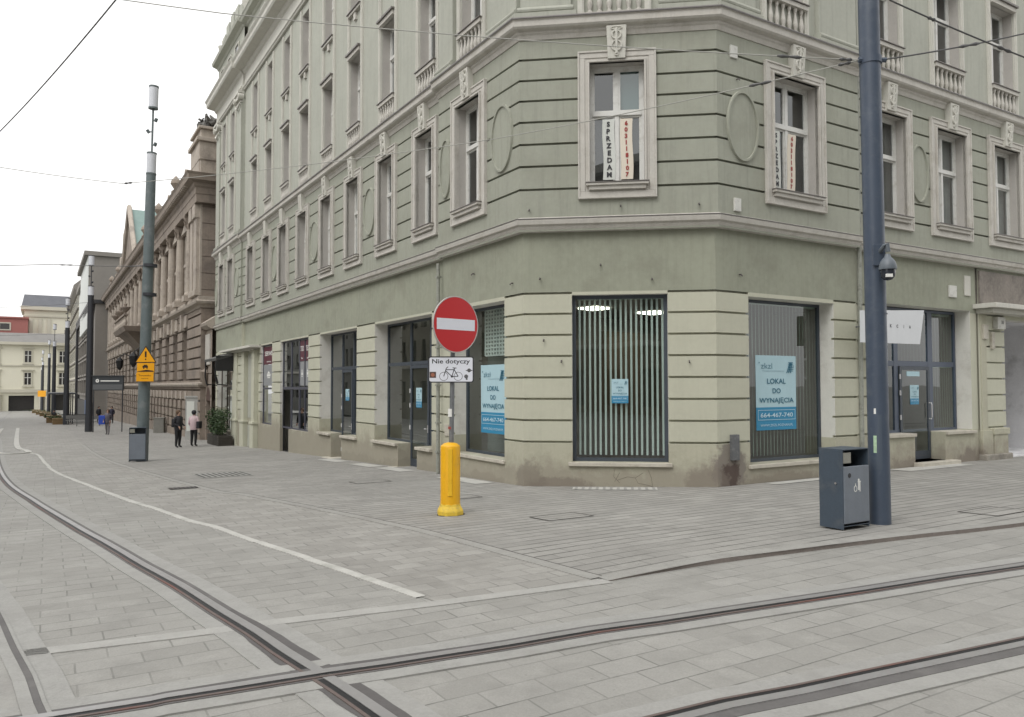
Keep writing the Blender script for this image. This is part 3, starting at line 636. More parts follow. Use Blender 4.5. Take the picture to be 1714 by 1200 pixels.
# --- cornices (mitred around the corner)
def pt(F,u,o=0): q = F.P+F.d*u+F.n*o; return Vector((q.x,q.y))
PROF_low = [(-.15,4.86),(-.10,4.86),(-.07,4.885),(.0,4.90),(.02,4.94),(.02,4.965),(.07,4.99),(.085,5.06),(.085,5.09),(.06,5.11),(-.0,5.14),(-.08,5.15)]
PROF_up = [(-.08,8.72),(.02,8.72),(.03,8.745),(.05,8.80),(.08,8.83),(.085,8.87),(.17,8.895),(.20,8.93),(.205,9.045),(.225,9.06),(.225,9.085),(-.0,9.115),(-.3,9.12)]
main = [pt(FL,3.66), P1.copy(), P2.copy(), pt(FR,4.42)]
for prof, nm, mt in ((PROF_low,'lower_cornice',M_trim),(PROF_up,'first_floor_cornice',M_trim)):
    mb = MB(); mb.sweep(main, prof); part(mb,nm,mt)
    mb = MB(); mb.sweep([pt(FL,25.1,-.08),pt(FL,3.662,-.08)], prof); part(mb,nm,mt)
    mb = MB(); mb.sweep([pt(FL,31.5),pt(FL,25.1)], prof); part(mb,nm,mt)
    mb = MB(); mb.sweep([pt(FR,4.422,-.16),pt(FR,22,-.16)], prof); part(mb,nm,mt)
# dark flashing on top of the cornices
for prof,nm in (([(-.1,5.152),(.092,5.108),(.097,5.10),(.097,5.092),(.08,5.092)],'flashing'),([(-.3,9.124),(.235,9.098),(.24,9.075),(.236,9.06)],'flashing')):
    mb = MB(); mb.sweep(main,prof,caps=False); mb.sweep([pt(FL,25.1,-.08),pt(FL,3.662,-.08)],prof,caps=False); mb.sweep([pt(FL,31.5),pt(FL,25.1)],prof,caps=False); mb.sweep([pt(FR,4.422,-.16),pt(FR,22,-.16)],prof,caps=False)
    part(mb,nm,M_zinc,fix=False)
# --- first floor walls and windows
WZ = (5.77, 8.18)
def axes(F):
    return None
win1 = [(FL,2.10,0,1.60),(FL,4.55,-.08,1.45),(FL,7.10,-.08,1.5),(FL,9.75,-.08,1.55),(FL,12.35,-.08,1.55),(FL,15.13,-.08,1.58),(FL,17.78,-.08,1.6),(FL,20.42,-.08,1.6),(FL,23.33,-.08,1.65),
        (FL,27.33,0,1.65),(FL,29.55,0,1.6),(FC,1.94,0,1.53),(FR,2.27,0,1.87),(FR,5.78,-.16,1.78),(FR,8.38,-.16,1.8),(FR,11.05,-.16,1.8),(FR,13.7,-.16,1.8),(FR,16.35,-.16,1.8)]
def hole(uc,w,z=WZ): iw = w-.46; return (uc-iw/2,uc+iw/2,z[0],z[1])
def gspan(u0,u1,wins):
    out=[]; 
    ed=[u0]+[x for uc,w in wins for x in (uc-w/2,uc+w/2)]+[u1]
    for a,b in zip(ed[::2],ed[1::2]):
        if b-a>.02: out.append((a,b))
    return out
def first(F,u0,u1,o,extra=0.0):
    ws = [(uc,w) for f,uc,oo,w in win1 if f is F and u0<uc<u1]
    ws.sort(); mb = MB()
    gs = [(a,b,z) for a,b in gspan(u0,u1,ws) for z in GR1]
    wallgrid(mb,F,u0,u1,4.86,9.1,o,[hole(*w) for w in ws],gs,D=.32,G=.08,gw=.046,mir=1)
    part(mb,'first_floor_wall',[M_pl,M_reveal],fix=False)
first(FC,0,CL,0); first(FL,0,3.66,0); first(FL,3.66,25.1,-.08); first(FL,25.1,31.45,0); first(FR,0,4.42,0); first(FR,4.42,22,-.16)
for F,u,o0,o1 in ((FL,3.66,-.14,0),(FL,25.1,-.14,0),(FR,4.42,-.22,0)):
    mb = MB(); mb.quad(F(u,4.86,o0),F(u,4.86,o1),F(u,9.1,o1),F(u,9.1,o0)); part(mb,'section_return',M_pl)
def casement(F,uc,z0,z1,w,o,i,pm=None,open_=False,strips=False):
    u0,u1 = uc-w/2,uc+w/2; zt = z0+(z1-z0)*.60
    mb = MB(); frame(mb,F,u0,u1,z0,z1,.055,o-.08,o)
    mb.box(F,u0+.055,u1-.055,zt-.03,zt+.05,o-.08,o+.03); mb.box(F,uc-.04,uc+.04,z0+.055,zt-.03,o-.078,o+.012); mb.box(F,uc-.032,uc+.032,zt+.05,z1-.055,o-.078,o-.002)
    for a,b,c,d in ((u0+.055,uc-.04,z0+.055,zt-.03),(uc+.04,u1-.055,z0+.055,zt-.03),(u0+.055,uc-.032,zt+.05,z1-.055),(uc+.032,u1-.055,zt+.05,z1-.055)):
        frame(mb,F,a,b,c,d,.04,o-.06,o-.012)
    win = part(mb,'window',M_wood)
    pn = MB(); pn.quad(F(u0+.05,z0+.05,o-.045),F(u1-.05,z0+.05,o-.045),F(u1-.05,z1-.05,o-.045),F(u0+.05,z1-.05,o-.045))
    part(pn,'pane',pm or random.choice([M_upglass,M_upglass,M_upglass2]),win,fix=False)
    r = random.random()
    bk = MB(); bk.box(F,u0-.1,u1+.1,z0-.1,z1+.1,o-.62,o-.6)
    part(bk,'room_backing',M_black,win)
    if r < .65 and not strips:
        cm = MB(); n = 14
        for side in ((0,1) if r < .4 else (0,)):
            a = u0 if side==0 else u1-w*.3
            for k in range(n):
                t0 = a+w*.3*k/n; t1 = a+w*.3*(k+1)/n; o0 = o-.16-.02*(k%2); o1 = o-.16-.02*((k+1)%2)
                cm.quad(F(t0,z0,o0),F(t1,z0,o1),F(t1,z1,o1),F(t0,z1,o0))
        part(cm,'curtain',M_curt,win,fix=False)
    return win
M_upglass = glass('upper_glass',(.6,.64,.64),1.3); M_upglass2 = glass('upper_glass_hazy',(.35,.38,.38),1.6)
relief = None
for i,(F,uc,o,w) in enumerate(win1):
    strips = F is FC or (F is FR and uc < 3)
    a0,a1,b0,b1 = hole(uc,w); iw = a1-a0
    win = casement(F,uc,b0+.0,b1,iw-.0,o-.22,i,strips=strips, pm=(M_upglass if strips else None))
    U0,U1,Z0,Z1 = uc-w/2,uc+w/2,5.47,8.41
    mb = MB()
    frame(mb,F,U0,U1,Z0,Z1,.035,o-.05,o+.075); frame(mb,F,U0+.035,U1-.035,Z0+.035,Z1-.035,.105,o-.05,o+.055)
    # inner step, closed at the window opening
    for (x0,x1,y0,y1,t) in ((U0+.14,a0,Z0+.14,Z1-.14,.08),):
        mb.box(F,U0+.14,a0+.002,Z0+.14,Z1-.14,o-.05,o+.04); mb.box(F,a1-.002,U1-.14,Z0+.14,Z1-.14,o-.05,o+.04)
        mb.box(F,a0+.002,a1-.002,b1-.002,Z1-.14,o-.05,o+.04); mb.box(F,a0+.002,a1-.002,Z0+.14,b0+.002,o-.05,o+.04)
    frame(mb,F,a0-.035,a1+.035,b0-.035,b1+.035,.037,o-.04,o+.085)
    part(mb,'surround',M_trim,win,bevel=.006)
    mb = MB(); mb.box(F,a0-.07,a1+.07,b0-.055,b0-.005,o-.2,o+.15); mb.box(F,a0-.02,a1+.02,b0-.135,b0-.055,o-.0,o+.11); part(mb,'sill',M_trim,win,bevel=.006)
    mb = MB(); mb.box(F,a0-.08,a1+.08,b0-.004,b0+.012,o-.22,o+.165); part(mb,'sill_flashing',M_flash,win)
    # keystone with relief
    mb = MB(); k0,k1 = .17,.195
    mb.hexa([F(uc-k0,8.22,o-.02),F(uc+k0,8.22,o-.02),F(uc+k0,8.22,o+.12),F(uc-k0,8.22,o+.12),F(uc-k1,8.86,o-.02),F(uc+k1,8.86,o-.02),F(uc+k1,8.86,o+.16),F(uc-k1,8.86,o+.16)])
    mb.hexa([F(uc-.035,8.27,o+.11),F(uc+.035,8.27,o+.11),F(uc+.02,8.30,o+.165),F(uc-.02,8.30,o+.165),F(uc-.035,8.82,o+.14),F(uc+.035,8.82,o+.14),F(uc+.02,8.80,o+.195),F(uc-.02,8.80,o+.195)])
    if i < 5 or F is not FL:
        mb.ring(F,uc,8.67,o+.145,.085,.085,.022,.035,16); mb.ring(F,uc,8.46,o+.13,.095,.10,.022,.035,16); mb.ring(F,uc,8.30,o+.12,.03,.03,.02,.03,10)
        mb.ring(F,uc,8.80,o+.155,.11,.03,.012,.02,12)
    part(mb,'keystone',M_trim2,win,bevel=.004)
# medallions
for F,u,o,ru in ((FL,.66,0,.40),(FL,3.25,0,.26),(FL,8.40,-.08,.42),(FL,13.72,-.08,.47),(FL,19.1,-.08,.40),(FL,26.0,0,.42),(FL,31.0,0,.3),(FR,.70,0,.42),(FR,7.0,-.16,.36),(FR,12.35,-.16,.36)):
    mb = MB(); zc = 6.93
    mb.ring(F,u,zc,o-.01,ru,.68,.035,.055,40)
    n=40; mb.tube([F(u,zc,o-.06),F(u,zc,o+.012)],1,n,0,True,[1,1]) if False else None
    i0=len(mb.v)
    for oo in (o-.06,o+.012):
        for k in range(n): t=2*math.pi*k/n; mb.v.append(F(u+ru*math.cos(t),zc+.68*math.sin(t),oo))
    mb.f.append(tuple(i0+n+k for k in range(n))); mb.m.append(1)
    for k in range(n): mb.f.append((i0+k,i0+(k+1)%n,i0+n+(k+1)%n,i0+n+k)); mb.m.append(1)
    part(mb,'medallion',[M_pl,M_pl])
# --- upper floors
EAV = 17.5
win2 = [(FL,2.05,0,1.0),(FL,4.5,-.08,1.0),(FL,7.10,-.08,1.0),(FL,9.75,-.08,1.0),(FL,12.35,-.08,1.0),(FL,15.08,-.08,1.0),(FL,17.6,-.08,1.0),(FL,20.3,-.08,1.0),(FL,22.9,-.08,1.0),
        (FL,27.33,0,1.0),(FL,29.5,0,1.0),(FC,1.90,0,1.15),(FR,2.05,0,1.15),(FR,5.75,-.16,1.15),(FR,8.4,-.16,1.2),(FR,11.1,-.16,1.2),(FR,13.7,-.16,1.2)]
def upper(F,u0,u1,o):
    ws = [(uc,w) for f,uc,oo,w in win2 if f is F and u0<uc<u1]
    hl = []
    for uc,w in ws: hl += [(uc-w/2,uc+w/2,9.86,12.08),(uc-w/2,uc+w/2,13.58,15.78)]
    mb = MB(); wallgrid(mb,F,u0,u1,9.1,16.15,o,hl,[],D=.34); part(mb,'upper_wall',[M_up,M_reveal],fix=False)
upper(FC,tL*.05,CL-tR*.05,-.05); upper(FL,tL*.05,3.66,-.05); upper(FL,3.66,25.1,-.13); upper(FL,25.1,31.45,-.05); upper(FR,tR*.05,4.42,-.05); upper(FR,4.42,22,-.21)
for F,u,o0,o1 in ((FL,3.66,-.2,-.0),(FL,25.1,-.2,-.0),(FR,4.42,-.3,-.0)):
    mb = MB(); mb.quad(F(u,9.1,o0),F(u,9.1,o1),F(u,16.15,o1),F(u,16.15,o0)); part(mb,'section_return',M_up)
def baluster_prof(z0,hh): return [(.055,z0),(.055,z0+.04*hh/.6),(.03,z0+.06*hh/.6),(.05,z0+.16*hh/.6),(.055,z0+.22*hh/.6),(.028,z0+.40*hh/.6),(.024,z0+.48*hh/.6),(.04,z0+.52*hh/.6),(.045,z0+hh)]
for i,(F,uc,o,w) in enumerate(win2):
    o = o-.05
    lo_seen = True; hi_seen = F is FL and uc > 4
    flooors = [(9.86,12.08,True)] + ([(13.58,15.78,False)] if hi_seen else [])
    for z0,z1,bal in flooors:
        if F is FC: pass
        win = casement(F,uc,z0,z1,w,o-.24,i)
        mb = MB()
        if bal:
            mb.box(F,uc-w/2-.05,uc+w/2+.05,9.74,9.835,o-.02,o+.12); mb.box(F,uc-w/2-.02,uc+w/2+.02,9.12,9.2,o-.02,o+.10)
            nb = 6
            for k in range(nb):
                u = uc-w/2+w*(k+.5)/nb; c = F(u,0,o+.045); mb.lathe((c.x,c.y,0),baluster_prof(9.2,.54),8)
            part(mb,'balustrade',M_trim,win)
            mb = MB(); mb.box(F,uc-w/2-.08,uc+w/2+.08,9.837,9.855,o-.24,o+.15); part(mb,'sill_flashing',M_flash,win)
            mb = MB(); mb.box(F,uc-w/2-.02,uc+w/2+.02,12.08,12.2,o-.02,o+.12); mb.box(F,uc-w/2-.07,uc+w/2+.07,12.2,12.25,o-.02,o+.17,1); part(mb,'window_head',[M_trim,M_flash],win)
        else:
            mb.box(F,uc-w/2-.04,uc+w/2+.04,13.46,13.54,o-.02,o+.10); mb.box(F,uc-w/2-.07,uc+w/2+.07,13.541,13.57,o-.2,o+.14,1); mb.box(F,uc-.09,uc+.09,13.22,13.458,o-.02,o+.07)
            part(mb,'sill',[M_trim,M_flash],win)
    # light strips flanking the window column
    mb = MB()
    for s in (-1,1):
        a = uc+s*(w/2+.02); b = uc+s*(w/2+.15); a,b = min(a,b),max(a,b); mb.box(F,a,b,9.12,16.0,o-.02,o+.055); mb.box(F,a+.05,b-.03,9.12,15.9,o+.05,o+.075)
    part(mb,'window_strip',M_trim2)
# pilasters with torus bases and ionic capitals
def pilaster(F,a,b,o,cap=True,ztop=16.1):
    mb = MB(); mb.box(F,a+.05,b-.05,9.36,15.55 if cap else ztop,o-.02,o+.10)
    mb.box(F,a-.06,b+.06,9.12,9.22,o-.02,o+.21)
    # torus: sweep half round
    prof=[(o-.02,9.222)]+[(o+.12+.075*math.cos(t),9.29+.068*math.sin(t)) for t in [math.radians(x) for x in range(-90,91,30)]]+[(o-.02,9.358)]
    A,Bb = pt(F,a),pt(F,b)
    if F is FL: A,Bb = Bb,A
    mb.sweep([A,Bb],prof)
    p = part(mb,'pilaster',M_up,bevel=.006)
    if cap:
        m = MB(); m.box(F,a,b,15.55,15.62,o-.02,o+.14); m.box(F,a-.06,b+.06,15.98,16.09,o-.02,o+.26)
        for u in (a+.06,b-.06):
            m.cylo(F,u,15.82,o,o+.24,.17,20); m.ring(F,u,15.82,o+.24,.11,.11,.03,.03,16); m.cylo(F,u,15.82,o+.2,o+.29,.04,10)
        m.box(F,a+.1,b-.1,15.76,15.97,o-.02,o+.2); m.tube([F(a+.1,15.5,o+.16),F((a+b)/2,15.3,o+.2),F(b-.1,15.5,o+.16)],.05,8)
        part(m,'capital',M_trim2,p)
for a,b in ((-.02,1.12),(2.78,3.62)): pilaster(FL,a,b,-.05,cap=False)
pilaster(FL,25.15,26.2,-.05); pilaster(FL,30.35,31.35,-.05)
for a,b in ((-.02,1.1),(2.76,CL+.02)): pilaster(FC,a,b,-.05,cap=False)
for a,b in ((-.02,1.12),(3.0,4.38)): pilaster(FR,a,b,-.05,cap=False)
for F,c,o in ((FL,2.05,-.05),(FC,1.9,-.05),(FR,2.05,-.05)):   # side blocks of the balcony rail
    pass
# entablature, frieze, eaves, attic
PROF_e = [(-.3,16.12),(.06,16.12),(.08,16.18),(.12,16.2),(.12,16.26),(.02,16.30),(.0,16.9),(.06,16.94),(.12,17.02),(.14,17.06),(.50,17.12),(.55,17.2),(.56,17.34),(.62,17.42),(.64,17.46),(-.3,17.52)]
for path in (main,[pt(FL,25.1,-.1),pt(FL,3.662,-.1)],[pt(FL,31.6),pt(FL,25.1)],[pt(FR,4.422,-.2),pt(FR,22,-.2)]):
    mb = MB(); mb.sweep(path,PROF_e); part(mb,'entablature',M_trim2)
PROF_a = [(-.35,17.5),(-.1,17.5),(-.1,19.25),(-.02,19.3),(.0,19.36),(.22,19.44),(.26,19.55),(.3,19.6),(-.2,19.7),(-.35,20.3),(-.9,20.6)]
for path in (main,[pt(FL,25.1,-.1),pt(FL,3.662,-.1)],[pt(FR,4.422,-.2),pt(FR,22,-.2)]):
    mb = MB(); mb.sweep(path,PROF_a); part(mb,'attic_wall',M_up)
mb = MB(); wallgrid(mb,FL,25.1,31.45,17.5,19.3,-.05,[],[],D=.2); mb.sweep([pt(FL,31.5),pt(FL,25.1)],[(-.35,19.25),(-.02,19.3),(.05,19.4),(.28,19.48),(.32,19.62),(-.2,19.7)]); part(mb,'attic_wall',M_up)
for u in (21.9,24.0,26.6,28.4,30.2):
    mb = MB(); oo = -.04 if u > 25 else -.19
    frame(mb,FL,u-.45,u+.45,18.15,18.95,.06,oo,oo+.05); at = part(mb,'attic_window',M_trim2)
    mb = MB(); mb.box(FL,u-.39,u+.39,18.21,18.89,oo,oo+.01); part(mb,'pane',M_pane,at)
# parapet scrolls and urns on the far end
mb = MB()
for k in range(9):
    a = math.pi*k/8; mb.box(FL,25.2+2.9-2.9*math.cos(a)-.2,25.2+2.9-2.9*math.cos(a)+.55,19.65,19.9+1.3*math.sin(a),-.5,-.1)
part(mb,'gable_scroll',M_up)
for u in (25.3,31.2):
    mb = MB(); c = FL(u,0,-.25); mb.lathe((c.x,c.y,0),[(.18,19.7),(.2,19.9),(.08,20.0),(.28,20.5),(.3,20.6),(.06,20.65),(.12,20.9),(.02,21.05)],12); part(mb,'urn',M_trim2,smooth=True)
# roof + end walls + back
mb = MB()
rp = [pt(FL,31.5,-.3),pt(FL,0,-.3),pt(FR,0,-.3),pt(FR,22,-.3),pt(FR,22,-12),pt(FL,12.4,-12),pt(FL,31.5,-12)]
mb.poly([Vector((p.x,p.y,20.0)) for p in rp]); part(mb,'roof',mat('roof_zinc',(.18,.19,.19),.5,noise=.2))
mb = MB()
for a,b in zip(rp[3:],rp[4:]+[rp[0]]):
    mb.quad(Vector((a.x,a.y,-2)),Vector((b.x,b.y,-2)),Vector((b.x,b.y,20)),Vector((a.x,a.y,20)))
part(mb,'back_wall',M_room)
# downpipe
M_pipe = mat('grey_downpipe',(.30,.31,.27),.6,noise=.3,nscale=8,stain=(.12,.12,.11),stain_amt=.6,sscale=6)
mb = MB(); mb.tube([FL(3.74,-.3,-.04),FL(3.74,4.75,-.04)],.045,10)
for z in (.2,.9,1.8,2.7,3.6,4.4): mb.box(FL,3.68,3.80,z,z+.04,-.1,.015)
part(mb,'downpipe',M_pipe)
mb = MB(); mb.tube([FR(4.5,-.1,-.1),FR(4.5,9.0,-.08)],.05,10); part(mb,'downpipe',M_pipe)
# small boxes and fittings on the facade
def wbox(F,u0,u1,z0,z1,o,t,m,name='wall_box'):
    mb = MB(); mb.box(F,u0,u1,z0,z1,o-.01,o+t); return part(mb,name,m,bevel=.008)
wbox(FR,.38,.58,.34,.84,GO,.07,M_rough,'cable_box')
wbox(FR,.42,.60,5.21,5.47,0,.04,M_white); wbox(FR,.36,.56,8.25,8.5,0,.03,M_white)
wbox(FR,8.42,8.75,4.02,4.32,ORr,.04,M_white); wbox(FR,9.14,9.42,4.1,4.62,ORr,.03,M_trim2)
wbox(FR,10.45,10.85,3.28,3.60,ORr+.04,.12,M_white,'house_number_box'); wbox(FR,9.86,10.08,3.0,3.38,ORr+.06,.05,M_sill,'wall_box')
wbox(FR,10.28,10.42,2.75,3.2,ORr+.04,.06,M_sill,'wall_box')
wbox(FL,3.30,3.52,.62,.9,GO,.03,M_sill,'meter_door')
mb = MB(); text(mb,'38',FR,10.68,3.46,ORr+.165,height=.09); part(mb,'lettering',M_black)
for F,u,z,o in ((FC,.47,2.72,GO),(FC,.82,2.30,GO),(FC,3.30,2.28,GO),(FC,.4,3.95,GO),(FC,1.6,4.2,GO),(FC,2.6,3.9,GO),(FR,.7,4.0,GO),(FR,.55,7.85,0),(FL,.45,3.9,GO),(FL,2.1,4.3,GO),(FC,.2,5.3,0),(FC,2.0,5.33,0),(FC,3.5,5.32,0)):
    mb = MB(); mb.tube([F(u,z,o-.02),F(u,z-.005,o+.05),F(u,z-.04,o+.08)],.014,8); part(mb,'wall_hook',M_iron)
# damp stain and broken render patch at right corner foot; crack lines
M_damp = mat('damp_patch',(.10,.075,.06),.9,noise=.3,nscale=5,bump=.6,bscale=30)
def blob(F,uc,zc,ru,rz,o,m,n=26,seed=1,name='damp_patch'):
    r = random.Random(seed); mb = MB(); ps=[]
    for k in range(n):
        t=2*math.pi*k/n; e=1+r.uniform(-.22,.22); z=max(zc+rz*e*math.sin(t),-.19); ps.append((uc+ru*e*math.cos(t),z))
    c=F(uc,zc,o)
    for k in range(n):
        a,b=ps[k],ps[(k+1)%n]; mb.poly([c,F(a[0],a[1],o),F(b[0],b[1],o)])
    return part(mb,name,m)
M_damp2 = mat('damp_patch_light',(.20,.175,.15),.9,noise=.3,nscale=5,bump=.4,bscale=30)
def stain_at(m, spots, col, amt=.9):
    t=m.node_tree; N=t.nodes; L=t.links; b=N['Principled BSDF']; tc=N.new('ShaderNodeTexCoord'); cur=b.inputs['Base Color'].links[0].from_socket
    nz=N.new('ShaderNodeTexNoise'); nz.inputs['Scale'].default_value=3.2; nz.inputs['Detail'].default_value=8; nz.inputs['Roughness'].default_value=.7; L.new(tc.outputs['Object'],nz.inputs[0])
    for p,r,c,am in spots:
        mp=N.new('ShaderNodeMapping'); mp.inputs['Location'].default_value=(-p[0]/r[0],-p[1]/r[0],-p[2]/r[1]); mp.inputs['Scale'].default_value=(1/r[0],1/r[0],1/r[1]); L.new(tc.outputs['Object'],mp.inputs[0])
        ln=N.new('ShaderNodeVectorMath'); ln.operation='LENGTH'; L.new(mp.outputs[0],ln.inputs[0])
        ma=N.new('ShaderNodeMath'); ma.operation='MULTIPLY_ADD'; L.new(nz.outputs[0],ma.inputs[0]); ma.inputs[1].default_value=-2.2; L.new(ln.outputs['Value'],ma.inputs[2])
        mr=N.new('ShaderNodeMapRange'); mr.inputs[1].default_value=.02; mr.inputs[2].default_value=-.28; mr.inputs[3].default_value=0; mr.inputs[4].default_value=am; L.new(ma.outputs[0],mr.inputs[0])
        x=N.new('ShaderNodeMix'); x.data_type='RGBA'; L.new(mr.outputs[0],x.inputs[0]); L.new(cur,x.inputs[6]); x.inputs[7].default_value=lin(c); cur=x.outputs[2]
    L.new(cur,b.inputs['Base Color'])
stain_at(M_plinth,[(FR(.42,.2,GO),(.42,.55),(.21,.185,.16),.9),(FR(.40,.0,GO),(.24,.36),(.085,.06,.05),.95),(FC(3.6,-.15,GO),(.5,.35),(.2,.17,.14),.6),(FC(.12,-.1,GO),(.32,.4),(.19,.165,.135),.6),(FC(.8,-.2,GO),(.7,.2),(.2,.17,.14),.7),(FR(1.9,-.2,GO),(1.2,.22),(.22,.19,.15),.6),(FL(1.6,-.28,GO),(1.3,.2),(.25,.225,.18),.6),(FR(7.0,-.2,ORr),(1.2,.3),(.2,.17,.14),.7),(FR(9.3,-.2,ORr),(.7,.35),(.2,.17,.14),.8),(FL(5.5,-.35,OB),(2.0,.22),(.26,.24,.19),.6),(FL(9.5,-.5,OB),(2.4,.25),(.26,.24,.19),.6)],None)
def crack(pts,F=FC,o=GO,r=.0028):
    mb = MB(); mb.tube([F(u,z,o+.001) for u,z in pts],r,5); part(mb,'crack',M_damp)
crack([(1.85,.16),(1.83,.02),(1.95,-.1)]); crack([(1.9,-.05),(2.1,.02),(2.25,.0),(2.3,-.1),(2.5,-.14),(2.6,-.17)]); crack([(2.25,0),(2.4,.1)]); crack([(2.5,.15),(2.56,.0),(2.58,-.15)]); crack([(1.95,.1),(1.85,-.08)])

# ================================================================== POSTERS, BLINDS, BANNERS
M_post = mat('poster_pale_blue',(.42,.60,.66),.6,noise=.06,nscale=3)
M_postb = mat('poster_blue',(.03,.24,.42),.6,noise=.05,nscale=3)
M_ink = mat('poster_teal_ink',(.02,.13,.20),.6)
M_inkl = mat('poster_light_ink',(.5,.68,.76),.6)
def poster(F,u0,u1,z0,z1,o,label,detail=True,group='rental posters'):
    w,hh = abs(u1-u0),z1-z0; uc=(u0+u1)/2; f=F.flip
    R_ = thing('poster',label,'poster',F(uc,z0,o),group)
    mb = MB(); zb = z0+hh*.305
    # slightly rippled sheet
    n=12
    def q(i,z): t=i/n; return F(u0+(u1-u0)*t,z,o+.004*math.sin(t*9+z*2))
    for i in range(n): mb.quad(q(i,zb),q(i+1,zb),q(i+1,z1),q(i,z1),0)
    for i in range(n): mb.quad(q(i,z0),q(i+1,z0),q(i+1,zb),q(i,zb),1)
    build(mb,'sheet',[M_post,M_postb],R_,fix=False)
    t = MB(); oo = o+.010
    text(t,'LOKAL',F,uc,z0+hh*.655,oo,width=w*.46,height=hh*.070,bold=.012); text(t,'DO',F,uc,z0+hh*.525,oo,width=w*.2,height=hh*.068,bold=.012); text(t,'WYNAJĘCIA',F,uc,z0+hh*.39,oo,width=w*.85,height=hh*.088,bold=.012)
    text(t,'zkzl',F,uc-f*w*.24,z0+hh*.86,oo,width=w*.27,height=hh*.075,bold=-.012)
    text(t,'*',F,uc-f*w*.42,z0+hh*.9,oo,height=hh*.025,bold=.02)
    for k in range(6):
        zz=z0+hh*(.79+.023*k); t.box(F,uc+f*w*(.30-.02*(k<2)),uc+f*w*(.42+.01*k*(k<4)),zz,zz+hh*.008,oo-.001,oo)
    for a in (0,1,2): t.tube([F(uc+f*w*(.26+.05*a),z0+hh*.765,oo),F(uc+f*w*(.30+.04*a),z0+hh*(.83+.02*a),oo),F(uc+f*w*(.34+.03*a),z0+hh*.91,oo)],w*.006,5)
    t.box(F,uc-w*.35,uc+w*.2,z0+hh*.79,z0+hh*.793,oo-.001,oo)
    build(t,'lettering',M_ink,R_,fix=False)
    t = MB(); text(t,'664-467-740',F,uc,z0+hh*.20,oo,width=w*.80,height=hh*.060,bold=.014); text(t,'WWW.ZKZL.POZNAN.PL',F,uc,z0+hh*.065,oo,width=w*.80,height=hh*.032)
    frame(t,F,uc-w*.46,uc+w*.46,z0+hh*.135,z0+hh*.27,hh*.006,oo-.002,oo-.0005)
    build(t,'phone_lettering',M_inkl,R_,fix=False)
    return R_
og = GO-.36-.022
poster(FL,1.36,2.48,.74,2.27,og,'large rental poster in the window left of the corner, under the grille')
poster(FR,1.57,2.83,.86,2.43,og,'large rental poster in front of the closed blinds right of the corner')
poster(FC,1.80,2.13,1.45,1.93,GO-.16-.022,'small rental poster stuck on the corner window with vertical slats')
poster(FL,5.85,6.22,1.22,1.75,OB-.382,'small rental poster on the shop door next to the road sign')
poster(FL,11.5,11.86,1.32,1.70,OB-.382,'small rental poster on the narrower shop door further left')
poster(FR,7.28,7.66,1.32,1.80,ORr-.362,'small rental poster on the glass door behind the lamp pole')
mb = MB(); mb.box(FR,7.15,7.7,2.02,2.14,ORr-.366,ORr-.36); tag(mb.build('door_notice',M_post),'pale strip notice at the top of the glass door on the right','notice')
mb = MB(); mb.box(FL,13.6-.0,13.62,1.0,1.2,0,.01)
M_slat = mat('blind_slat',(.56,.62,.58),.8); M_slat2 = mat('blind_slat_grey',(.40,.49,.41),.8)
def blinds(F,u0,u1,z0,z1,o,n,ang,m,label):
    R_ = thing('vertical_blind',label,'blinds',F((u0+u1)/2,z0,o)); w=(u1-u0)/n
    mb = MB()
    for k in range(n):
        uc=u0+w*(k+.5); hw=.024 if n==17 else w*.46; du=hw*math.cos(math.radians(ang)); do=hw*math.sin(math.radians(ang)); j=random.uniform(-.008,.008)
        mb.quad(F(uc-du+j,z0,o-do),F(uc+du+j,z0,o+do),F(uc+du,z1,o+do),F(uc-du,z1,o-do))
    build(mb,'slats',m,R_,fix=False)
    mb = MB(); mb.box(F,u0,u1,z1,z1+.05,o-.03,o+.03); build(mb,'head_rail',m,R_)
blinds(FC,1.12,2.86,.42,3.52,GO-.26,17,32,M_slat,'open vertical slats hanging in the corner shop window')
blinds(FR,1.0,3.58,.32,3.5,GO-.48,24,-34,M_slat2,'closed grey vertical slats behind the large poster right of the corner')
blinds(FR,8.3,9.35,.72,2.25,ORr-.52,10,-34,M_slat2,'closed slats in the lower pane right of the glass door')
blinds(FR,5.8,9.35,2.4,3.6,ORr-.54,26,-34,M_slat2,'closed slats in the upper panes over the glass door')
# sale strips on the two first floor windows
M_paper = mat('paper_white',(.62,.64,.60),.8,noise=.05,nscale=5); M_paperc = mat('paper_cream',(.70,.64,.54),.8,noise=.05,nscale=5); M_inkb = mat('ink_black',(.03,.03,.035),.6); M_inkr = mat('ink_red',(.30,.03,.025),.6)
def strip(F,uc,z0,z1,w,o,word,m,ink,label,tilt=0):
    R_ = thing('window_banner',label,'banner',F(uc,z0,o),'for sale strips in first floor windows'); mb = MB(); n=10
    for k in range(n):
        a,b=z0+(z1-z0)*k/n,z0+(z1-z0)*(k+1)/n; j=lambda z:.012*math.sin(z*5+uc)+tilt*(z1-z)
        mb.quad(F(uc-w/2+j(a),a,o),F(uc+w/2+j(a),a,o+.004),F(uc+w/2+j(b),b,o+.004),F(uc-w/2+j(b),b,o))
    build(mb,'paper',m,R_,fix=False)
    t = MB(); L_=len(word); st=(z1-z0-.06)/L_
    for i,c in enumerate(word):
        z=z1-.03-st*(i+.5); text(t,c,F,uc+.012*math.sin(z*5+uc)+tilt*(z1-z),z,o+.012,height=st*.72,bold=.045)
    build(t,'lettering',ink,R_,fix=False)
owin=-.22
strip(FC,1.78,5.90,7.12,.24,owin+.02,'SPRZEDAM',M_paper,M_inkb,'white strip with black letters in the window above the corner')
strip(FC,2.13,5.90,7.12,.24,owin+.02,'603118107',M_paperc,M_inkr,'cream strip with red digits in the window above the corner')
